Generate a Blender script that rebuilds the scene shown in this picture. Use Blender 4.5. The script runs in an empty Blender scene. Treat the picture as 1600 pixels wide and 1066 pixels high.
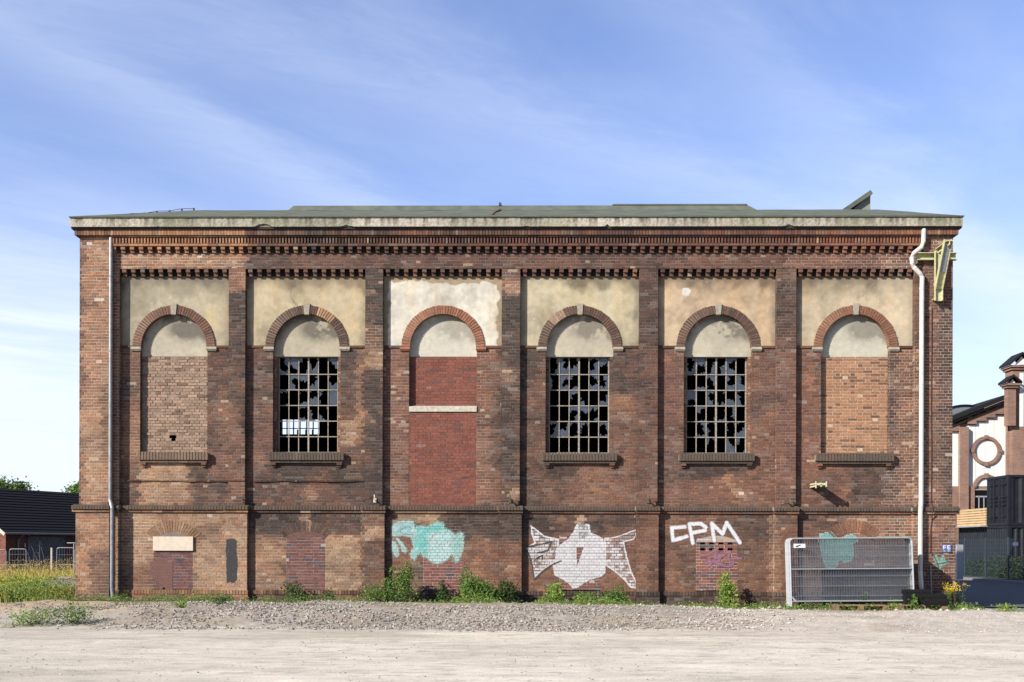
import bpy, math, random
import numpy as np
from mathutils import Matrix, Vector
random.seed(7)
rng = np.random.default_rng(11)
sc = bpy.context.scene
COL = sc.collection

# ------------------------------------------------------------------ camera
YAW, ROLL, DIST, EYE, FPX = math.radians(0.75), math.radians(0.17), 28.0, 1.65, 1680.0
cam_d = bpy.data.cameras.new('camera'); cam = bpy.data.objects.new('camera', cam_d); COL.objects.link(cam)
cam_d.sensor_width = 36.0; cam_d.lens = FPX / 1600 * 36
cam_d.shift_y = (853 - 533) / 1600.0
cam_d.shift_x = math.tan(YAW) * FPX / 1600
cam_d.clip_start = 0.1; cam_d.clip_end = 5000
MROT = Matrix.Rotation(YAW, 4, 'Z') @ Matrix.Rotation(math.pi / 2, 4, 'X') @ Matrix.Rotation(ROLL, 4, 'Z')
cam.matrix_world = Matrix.Translation((0, -DIST, EYE)) @ MROT
sc.camera = cam
sc.render.resolution_x = 1024; sc.render.resolution_y = 682

# ------------------------------------------------------------------ sun and sky
KX, KZ = 1.30, 0.90                      # shadow run to the right and down per metre of projection
SUN_EL = math.atan2(KZ, math.hypot(KX, 1.0)); SUN_AZ = math.atan2(-KX, -1.0)     # azimuth from +Y towards +X
sun_d = bpy.data.lights.new('sun', 'SUN'); sun_d.energy = 5.0; sun_d.angle = math.radians(0.53); sun_d.color = (1.0, 0.93, 0.82)
sun = bpy.data.objects.new('sun', sun_d); COL.objects.link(sun)
sun.rotation_euler = Vector((KX, 1.0, -KZ)).to_track_quat('-Z', 'Y').to_euler()

w = bpy.data.worlds.new('World'); sc.world = w; w.use_nodes = True
nt = w.node_tree; nt.nodes.clear()
def N(tree, typ, **kw):
    n = tree.nodes.new(typ)
    for k, v in kw.items():
        if k == 'inp':
            for kk, vv in v.items(): n.inputs[kk].default_value = vv
        else: setattr(n, k, v)
    return n
def mth(tree, op, a, b=None, c=None, clamp=False):
    n = tree.nodes.new('ShaderNodeMath'); n.operation = op; n.use_clamp = clamp
    for i, v in enumerate((a, b, c)):
        if v is None: continue
        if isinstance(v, (int, float)): n.inputs[i].default_value = v
        else: tree.links.new(v, n.inputs[i])
    return n.outputs[0]
def ramp(tree, fac, stops):
    n = tree.nodes.new('ShaderNodeValToRGB'); cr = n.color_ramp
    while len(cr.elements) < len(stops): cr.elements.new(0.5)
    for e, (p, c) in zip(cr.elements, stops):
        e.position = p; e.color = (c, c, c, 1) if isinstance(c, (int, float)) else (*c, 1)
    tree.links.new(fac, n.inputs[0]); return n.outputs[0]
def mixc(tree, fac, a, b, typ='MIX'):
    n = tree.nodes.new('ShaderNodeMix'); n.data_type = 'RGBA'; n.blend_type = typ
    for sock, v in ((n.inputs[0], fac), (n.inputs[6], a), (n.inputs[7], b)):
        if isinstance(v, (int, float)): sock.default_value = v
        elif isinstance(v, tuple): sock.default_value = (*v, 1)
        else: tree.links.new(v, sock)
    return n.outputs[2]
sky = N(nt, 'ShaderNodeTexSky', sky_type='NISHITA', sun_disc=False)
sky.sun_elevation = SUN_EL; sky.sun_rotation = SUN_AZ % (2 * math.pi)
sky.air_density = 1.0; sky.dust_density = 0.6; sky.ozone_density = 2.2
tc = N(nt, 'ShaderNodeTexCoord'); sep = N(nt, 'ShaderNodeSeparateXYZ'); nt.links.new(tc.outputs['Generated'], sep.inputs[0])
zc = mth(nt, 'MAXIMUM', sep.outputs[2], 0.04)
pxs = mth(nt, 'DIVIDE', sep.outputs[0], zc); pys = mth(nt, 'DIVIDE', sep.outputs[1], zc)
cmb = N(nt, 'ShaderNodeCombineXYZ'); nt.links.new(pxs, cmb.inputs[0]); nt.links.new(pys, cmb.inputs[1])
def cloud(rot, scale, loc, ns, det, rough, dist=0.0):
    mp = N(nt, 'ShaderNodeMapping', vector_type='TEXTURE'); mp.inputs['Rotation'].default_value = (0, 0, rot)
    mp.inputs['Scale'].default_value = tuple(1 / s for s in scale); mp.inputs['Location'].default_value = loc
    nt.links.new(cmb.outputs[0], mp.inputs[0])
    no = N(nt, 'ShaderNodeTexNoise', inp={'Scale': ns, 'Detail': det, 'Roughness': rough, 'Distortion': dist})
    nt.links.new(mp.outputs[0], no.inputs['Vector']); return no.outputs[0]
c1 = cloud(math.radians(46), (0.55, 1.3, 1), (1.3, 0.2, 0), 1.6, 9, 0.62, 0.35)
c2 = cloud(math.radians(60), (0.5, 1.1, 1), (5.2, 3.1, 0), 0.7, 3, 0.5)
c3 = cloud(math.radians(30), (1.6, 4.0, 1), (2.2, 7.1, 0), 3.2, 8, 0.7, 0.8)
# two long streaks of cirrus, each a soft band along a line of the cloud plane
def band(x0, y0, dx, dy, wd):
    L = math.hypot(dx, dy); nx, ny = -dy / L, dx / L
    d = mth(nt, 'ADD', mth(nt, 'MULTIPLY', mth(nt, 'SUBTRACT', pxs, x0), nx), mth(nt, 'MULTIPLY', mth(nt, 'SUBTRACT', pys, y0), ny))
    d = mth(nt, 'ADD', d, mth(nt, 'MULTIPLY', mth(nt, 'SUBTRACT', c1, 0.5), 0.5))
    d = mth(nt, 'DIVIDE', d, wd)
    return mth(nt, 'POWER', 2.718, mth(nt, 'MULTIPLY', mth(nt, 'MULTIPLY', d, d), -1.0))
b1 = band(-0.22, 2.29, 0.96, 0.80, 0.22)
b2 = band(-0.89, 2.23, 0.32, 0.75, 0.16)
b3 = band(0.55, 2.25, 0.5, 0.75, 0.14)
den = mth(nt, 'MULTIPLY', ramp(nt, c1, [(0.42, 0.0), (0.80, 1.0)]), 0.16)
den = mth(nt, 'ADD', den, mth(nt, 'MULTIPLY', ramp(nt, c2, [(0.45, 0.0), (0.8, 1.0)]), 0.16))
fine = ramp(nt, c3, [(0.25, 0.55), (0.75, 1.0)])
den = mth(nt, 'ADD', den, mth(nt, 'MULTIPLY', mth(nt, 'MULTIPLY', b1, fine), 0.26))
den = mth(nt, 'ADD', den, mth(nt, 'MULTIPLY', mth(nt, 'MULTIPLY', b2, fine), 0.24))
den = mth(nt, 'ADD', den, mth(nt, 'MULTIPLY', mth(nt, 'MULTIPLY', b3, fine), 0.18))
low = ramp(nt, sep.outputs[2], [(0.0, 1.0), (0.13, 0.86), (0.20, 0.62), (0.30, 0.12), (0.42, 0.0)])
low = mth(nt, 'MULTIPLY', low, mth(nt, 'SUBTRACT', 0.88, mth(nt, 'MULTIPLY', sep.outputs[0], 0.55)))
den = mth(nt, 'ADD', mth(nt, 'MULTIPLY', low, mth(nt, 'ADD', 0.55, mth(nt, 'MULTIPLY', c1, 0.9))), den, clamp=True)
den = mth(nt, 'MULTIPLY', den, 0.92)
tint = mixc(nt, 1.0, sky.outputs[0], (1.28, 1.28, 1.62), 'MULTIPLY')
SKY_TINT = tint
skc = mixc(nt, den, tint, (7.0, 7.7, 9.1))
bg = N(nt, 'ShaderNodeBackground'); bg.inputs[1].default_value = 0.050
nt.links.new(skc, bg.inputs[0]); wo = N(nt, 'ShaderNodeOutputWorld'); nt.links.new(bg.outputs[0], wo.inputs[0])
sc.view_settings.view_transform = 'Standard'; sc.view_settings.look = 'None'
sc.view_settings.exposure = 1.45; sc.view_settings.gamma = 1.0

# ------------------------------------------------------------------ measuring: photograph -> plane y = Y of the facade
M3 = np.array(MROT.to_3x3())
def hit(px, py, Y):
    d = M3 @ np.array([((px - 800) / 1600 + cam_d.shift_x) * 36 / cam_d.lens, ((533 - py) / 1600 + cam_d.shift_y) * 36 / cam_d.lens, -1.0])
    t = (Y + DIST) / d[1]
    return d[0] * t, EYE + d[2] * t
def X(px, Y=0.0, py=620): return hit(px, py, Y)[0]
def Z(py, Y=0.0, px=300): return hit(px, py, Y)[1]
U = lambda x: 800 + 60 * np.asarray(x)          # metres along the facade in units of 1/60 m
V = lambda z: 853 - 60 * (np.asarray(z) - EYE)  # the same, downwards

# ------------------------------------------------------------------ noise in numpy
def _h(ix, iy, s):
    n = (ix.astype(np.int64) * 374761393 + iy.astype(np.int64) * 668265263 + s * 1442695041) & 0x7fffffff
    n = (n ^ (n >> 13)) * 1274126177 & 0x7fffffff
    return ((n ^ (n >> 16)) & 0xffff) / 65535.0
def vn(x, y, s=0):
    x = np.asarray(x, float); y = np.asarray(y, float)
    ix, iy = np.floor(x), np.floor(y); fx, fy = x - ix, y - iy
    fx = fx * fx * (3 - 2 * fx); fy = fy * fy * (3 - 2 * fy)
    a, b, c, d = _h(ix, iy, s), _h(ix + 1, iy, s), _h(ix, iy + 1, s), _h(ix + 1, iy + 1, s)
    return a + (b - a) * fx + (c - a) * fy + (a - b - c + d) * fx * fy
def fbm(x, y, s=0, o=4):
    r, a, t = 0, 1.0, 0
    for i in range(o):
        r = r + a * vn(np.asarray(x) * 2 ** i, np.asarray(y) * 2 ** i, s + i * 17); t += a; a *= 0.55
    return r / t
def sst(a, b, x):
    t = np.clip((np.asarray(x, float) - a) / (b - a), 0, 1); return t * t * (3 - 2 * t)
def lerp(a, b, t): return a + (b - a) * t

# ------------------------------------------------------------------ materials
MATS = {}
def base_mat(name):
    m = bpy.data.materials.new(name); m.use_nodes = True; MATS[name] = m
    t = m.node_tree; p = t.nodes['Principled BSDF']; return m, t, p
def mat_vc(name, rough=0.9, vscale=30.0, vamt=0.25, bscale=60.0, bump=0.3, bdist=0.01, spec=0.25, k=0.49):
    m, t, p = base_mat(name)
    at = N(t, 'ShaderNodeAttribute', attribute_name='Col'); tco = N(t, 'ShaderNodeTexCoord')
    n1 = N(t, 'ShaderNodeTexNoise', inp={'Scale': vscale, 'Detail': 5, 'Roughness': 0.6}); t.links.new(tco.outputs['Object'], n1.inputs['Vector'])
    r = ramp(t, n1.outputs[0], [(0.3, k * (1 - vamt)), (0.7, k * (1 + vamt * 0.6))])
    c = mixc(t, 1.0, at.outputs[0], r, 'MULTIPLY')
    t.links.new(c, p.inputs['Base Color']); p.inputs['Roughness'].default_value = rough
    p.inputs['Specular IOR Level'].default_value = spec
    if bump:
        n2 = N(t, 'ShaderNodeTexNoise', inp={'Scale': bscale, 'Detail': 4, 'Roughness': 0.65}); t.links.new(tco.outputs['Object'], n2.inputs['Vector'])
        b = N(t, 'ShaderNodeBump', inp={'Strength': bump, 'Distance': bdist}); t.links.new(n2.outputs[0], b.inputs['Height'])
        t.links.new(b.outputs[0], p.inputs['Normal'])
    return m
def mat_plain(name, col, rough=0.6, metal=0.0, var=0.15, vscale=8.0, spec=0.4, bump=0.1, col2=None, k=0.49):
    m, t, p = base_mat(name); tco = N(t, 'ShaderNodeTexCoord')
    n1 = N(t, 'ShaderNodeTexNoise', inp={'Scale': vscale, 'Detail': 6, 'Roughness': 0.65}); t.links.new(tco.outputs['Object'], n1.inputs['Vector'])
    c2 = col2 or tuple(x * (1 - var * 1.6) for x in col)
    r = ramp(t, n1.outputs[0], [(0.32, tuple(q * k for q in c2)), (0.62, tuple(q * k for q in col))])
    t.links.new(r, p.inputs['Base Color']); p.inputs['Roughness'].default_value = rough; p.inputs['Metallic'].default_value = metal
    p.inputs['Specular IOR Level'].default_value = spec
    if bump:
        b = N(t, 'ShaderNodeBump', inp={'Strength': bump, 'Distance': 0.01}); t.links.new(n1.outputs[0], b.inputs['Height']); t.links.new(b.outputs[0], p.inputs['Normal'])
    return m
M_BRICK = mat_vc('old_brick', k=0.46, vscale=22, vamt=0.34, bscale=90, bump=0.45, bdist=0.006)
M_PLASTER = mat_vc('weathered_render', vscale=7, vamt=0.12, bscale=35, bump=0.35, bdist=0.012)
M_PAINT = mat_vc('spray_paint', rough=0.6, vscale=40, vamt=0.12, bump=0, spec=0.3)
M_CONC = mat_vc('stained_concrete', vscale=14, vamt=0.3, bscale=40, bump=0.5, bdist=0.012)
M_GROUND = mat_vc('gravel_ground', vscale=26, vamt=0.2, bscale=38, bump=0.5, bdist=0.02, spec=0.1, k=0.51)
M_STONE = mat_vc('crushed_stone', vscale=60, vamt=0.2, bump=0, spec=0.2, k=0.51)
M_GLASS = mat_plain('dusty_glass', (0.07, 0.085, 0.115), rough=0.10, var=0.3, vscale=5, spec=0.5, bump=0)
M_ZINC = mat_plain('zinc_pipe', (0.33, 0.34, 0.36), rough=0.45, metal=0.25, var=0.2, vscale=9)
M_WPIPE = mat_plain('white_plastic_pipe', (0.66, 0.65, 0.62), rough=0.4, var=0.12, vscale=9)
M_WIRE = mat_plain('wire_steel', (0.22, 0.24, 0.28), rough=0.5, metal=0.3)
M_GALV = mat_plain('galvanised_steel', (0.50, 0.53, 0.57), rough=0.42, metal=0.35, var=0.12, vscale=14)
M_YELLOW = mat_plain('faded_yellow_steel', (0.66, 0.65, 0.36), rough=0.65, var=0.2, vscale=16, col2=(0.40, 0.39, 0.22))
M_GREYP = mat_plain('grey_scuffed_plate', (0.36, 0.40, 0.46), rough=0.6, var=0.2, vscale=16)
M_DARK = mat_plain('near_black_matte', (0.012, 0.011, 0.010), rough=1.0, spec=0.02, bump=0)  # even near-black colour for the interior and other dark openings
M_BLACKR = mat_plain('black_recycled_plastic', (0.012, 0.012, 0.014), rough=0.8, spec=0.12, var=0.3, vscale=20)
M_WOOD = mat_plain('pallet_wood', (0.34, 0.20, 0.12), rough=0.85, var=0.3, vscale=12)
M_PLANK = mat_plain('pale_timber', (0.66, 0.46, 0.24), rough=0.7, var=0.2, vscale=6)
M_BOARD = mat_plain('pale_board', (0.72, 0.62, 0.50), rough=0.8, var=0.12, vscale=9)
M_RUST = mat_plain('rusty_iron', (0.14, 0.085, 0.06), rough=0.85, var=0.4, vscale=30)
M_FELT = mat_plain('green_grey_roof_felt', (0.155, 0.175, 0.140), rough=0.95, vscale=2.2, spec=0.1, col2=(0.10, 0.115, 0.098))
M_CONTAIN = mat_plain('black_container_paint', (0.015, 0.018, 0.027), rough=0.55, var=0.35, vscale=2, spec=0.2)
M_TILE = mat_plain('dark_roof_tile', (0.016, 0.016, 0.019), rough=0.9, vscale=14, col2=(0.011, 0.011, 0.014), spec=0.15)
M_WHITE = mat_plain('white_render', (0.82, 0.82, 0.80), rough=0.9, var=0.03, vscale=3)
M_BLUE = mat_plain('blue_enamel', (0.10, 0.14, 0.36), rough=0.35, var=0.1)
M_WHITEP = mat_plain('white_paint', (0.78, 0.80, 0.82), rough=0.5, var=0.08)
M_BROWNC = mat_plain('dark_red_cable', (0.10, 0.022, 0.016), rough=0.6)
M_ASPH = mat_plain('asphalt', (0.10, 0.10, 0.10), rough=0.9, var=0.2, vscale=6, bump=0.3)
M_BLUEG = mat_plain('dark_blue_green_fence_paint', (0.035, 0.06, 0.085), rough=0.5)
M_GREYDOOR = mat_plain('weathered_grey_boards', (0.16, 0.18, 0.19), rough=0.9, vscale=9, col2=(0.07, 0.075, 0.08))
def mat_leaf(name):
    m, t, p = base_mat(name)
    at = N(t, 'ShaderNodeAttribute', attribute_name='Col')
    t.links.new(at.outputs[0], p.inputs['Base Color']); p.inputs['Roughness'].default_value = 0.6; p.inputs['Specular IOR Level'].default_value = 0.25
    tr = N(t, 'ShaderNodeBsdfTranslucent'); mx = N(t, 'ShaderNodeMixShader'); mx.inputs[0].default_value = 0.35
    t.links.new(at.outputs[0], tr.inputs[0]); t.links.new(p.outputs[0], mx.inputs[1]); t.links.new(tr.outputs[0], mx.inputs[2])
    t.links.new(mx.outputs[0], t.nodes['Material Output'].inputs[0]); return m
M_LEAF = mat_leaf('leaf')

# ------------------------------------------------------------------ mesh builder
QB = np.array([[0, 1, 2, 3], [7, 6, 5, 4], [0, 4, 5, 1], [1, 5, 6, 2], [2, 6, 7, 3], [3, 7, 4, 0]])
class MB:
    def __init__(s): s.V = []; s.F = {3: [], 4: []}; s.C = {3: [], 4: []}; s.n = 0
    def add(s, v, f, c=(0.5, 0.5, 0.5)):
        v = np.asarray(v, float).reshape(-1, 3); f = np.asarray(f, int); k = f.shape[1]
        c = np.asarray(c, float)
        if c.ndim == 1: c = np.tile(c, (len(f), 1))
        if c.ndim == 2: c = np.repeat(c[:, None, :], k, axis=1)
        s.V.append(v); s.F[k].append(f + s.n); s.C[k].append(c); s.n += len(v)
    def box(s, x0, x1, y0, y1, z0, z1, c=(0.5, 0.5, 0.5)):
        v = [(x0, y0, z0), (x0, y1, z0), (x1, y1, z0), (x1, y0, z0), (x0, y0, z1), (x0, y1, z1), (x1, y1, z1), (x1, y0, z1)]
        s.add(v, QB, c)
    def hexa(s, v8, c=(0.5, 0.5, 0.5)):      # bottom ring 0-3, top ring 4-7
        s.add(v8, QB, c)
    def bar(s, a, b, wx, wz, c=(0.5, 0.5, 0.5), up=(0, 0, 1)):
        a, b = Vector(a), Vector(b); d = (b - a).normalized(); u = Vector(up)
        if abs(d.dot(u)) > 0.98: u = Vector((0, 1, 0))
        sx = d.cross(u).normalized(); sz = sx.cross(d)
        v = []
        for e in (a, b):
            for i, j in ((-1, -1), (1, -1), (1, 1), (-1, 1)): v.append(e + sx * (i * wx / 2) + sz * (j * wz / 2))
        s.add([tuple(q) for q in v], QB, c)
    def tube(s, pts, r, n=8, c=(0.5, 0.5, 0.5), caps=True):
        pts = [Vector(p) for p in pts]; rs = r if hasattr(r, '__len__') else [r] * len(pts); rings = []
        for i, p in enumerate(pts):
            d = (pts[min(i + 1, len(pts) - 1)] - pts[max(i - 1, 0)]).normalized()
            u = Vector((0, 0, 1)) if abs(d.z) < 0.9 else Vector((0, 1, 0))
            a = d.cross(u).normalized(); b = a.cross(d)
            rings.append([tuple(p + (a * math.cos(2 * math.pi * k / n) + b * math.sin(2 * math.pi * k / n)) * rs[i]) for k in range(n)])
        f = []
        for i in range(len(pts) - 1):
            for k in range(n): f.append((i * n + k, i * n + (k + 1) % n, (i + 1) * n + (k + 1) % n, (i + 1) * n + k))
        v = sum(rings, []); s.add(v, f, c)
        if caps:
            for base, p in ((0, pts[0]), ((len(pts) - 1) * n, pts[-1])):
                vv = v[base:base + n] + [tuple(p)]; s.add(vv, [(k, (k + 1) % n, n) for k in range(n)], c)
    def grid(s, P, c):                        # P (a,b,3), c (a,b,3): one colour per vertex
        a, b = P.shape[:2]; idx = np.arange(a * b).reshape(a, b)
        f = np.stack([idx[:-1, :-1], idx[1:, :-1], idx[1:, 1:], idx[:-1, 1:]], -1).reshape(-1, 4)
        cc = c.reshape(-1, 3)[f]; s.add(P.reshape(-1, 3), f, cc)
    def build(s, name, mat, parent=None, label=None, smooth=False, loc=None):
        me = bpy.data.meshes.new(name); V_ = np.concatenate(s.V).astype(np.float32)
        if loc is not None: V_ = V_ - np.asarray(loc, np.float32)
        f4 = np.concatenate(s.F[4]) if s.F[4] else np.zeros((0, 4), int); f3 = np.concatenate(s.F[3]) if s.F[3] else np.zeros((0, 3), int)
        loops = np.concatenate([f4.ravel(), f3.ravel()]).astype(np.int32)
        starts = np.concatenate([np.arange(len(f4)) * 4, len(f4) * 4 + np.arange(len(f3)) * 3]).astype(np.int32)
        me.vertices.add(len(V_)); me.vertices.foreach_set('co', V_.ravel())
        me.loops.add(len(loops)); me.loops.foreach_set('vertex_index', loops)
        me.polygons.add(len(starts)); me.polygons.foreach_set('loop_start', starts)
        me.update(calc_edges=True)
        cs = [np.concatenate(s.C[k]).reshape(-1, 3) for k in (4, 3) if s.C[k]]
        c = np.concatenate(cs); c4 = np.ones((len(c), 4), np.float32); c4[:, :3] = np.clip(c, 0, 1)
        at = me.color_attributes.new('Col', 'FLOAT_COLOR', 'CORNER'); at.data.foreach_set('color', c4.ravel())
        me.polygons.foreach_set('use_smooth', [bool(smooth)] * len(starts))
        me.validate(); me.materials.append(mat)
        o = bpy.data.objects.new(name, me); COL.objects.link(o)
        if loc is not None and parent is None: o.location = loc
        if parent is not None: o.parent = parent
        if label: o['label'] = label
        return o
def tag(o, label, cat, group=None, kind=None):
    if label: o['label'] = label
    if cat: o['category'] = cat
    if group: o['group'] = group
    if kind: o['kind'] = kind
    return o
def empty(name, loc, label, cat, group=None):
    o = bpy.data.objects.new(name, None); COL.objects.link(o); o.location = loc; o.empty_display_size = 0.2
    return tag(o, label, cat, group)
def struct(o): o['kind'] = 'structure'; return o
def copy_tree(o, parent=None):
    c = o.copy(); COL.objects.link(c); c.parent = parent
    for ch in list(o.children): copy_tree(ch, c)
    return c

def inpoly(x, y, poly):
    r = np.zeros(np.shape(x), bool); n = len(poly)
    for i in range(n):
        x1, y1 = poly[i]; x2, y2 = poly[(i + 1) % n]
        if y1 == y2: continue
        cond = ((y1 > y) != (y2 > y)) & (x < (x2 - x1) * (y - y1) / (y2 - y1) + x1); r ^= cond
    return r
def dline(x, y, pts, closed=False):
    r = np.full(np.shape(x), 1e9); n = len(pts)
    for i in range(n if closed else n - 1):
        (x1, y1), (x2, y2) = pts[i], pts[(i + 1) % n]; L = (x2 - x1) ** 2 + (y2 - y1) ** 2 + 1e-9
        t = np.clip(((x - x1) * (x2 - x1) + (y - y1) * (y2 - y1)) / L, 0, 1)
        r = np.minimum(r, np.hypot(x - x1 - t * (x2 - x1), y - y1 - t * (y2 - y1)))
    return r

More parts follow.
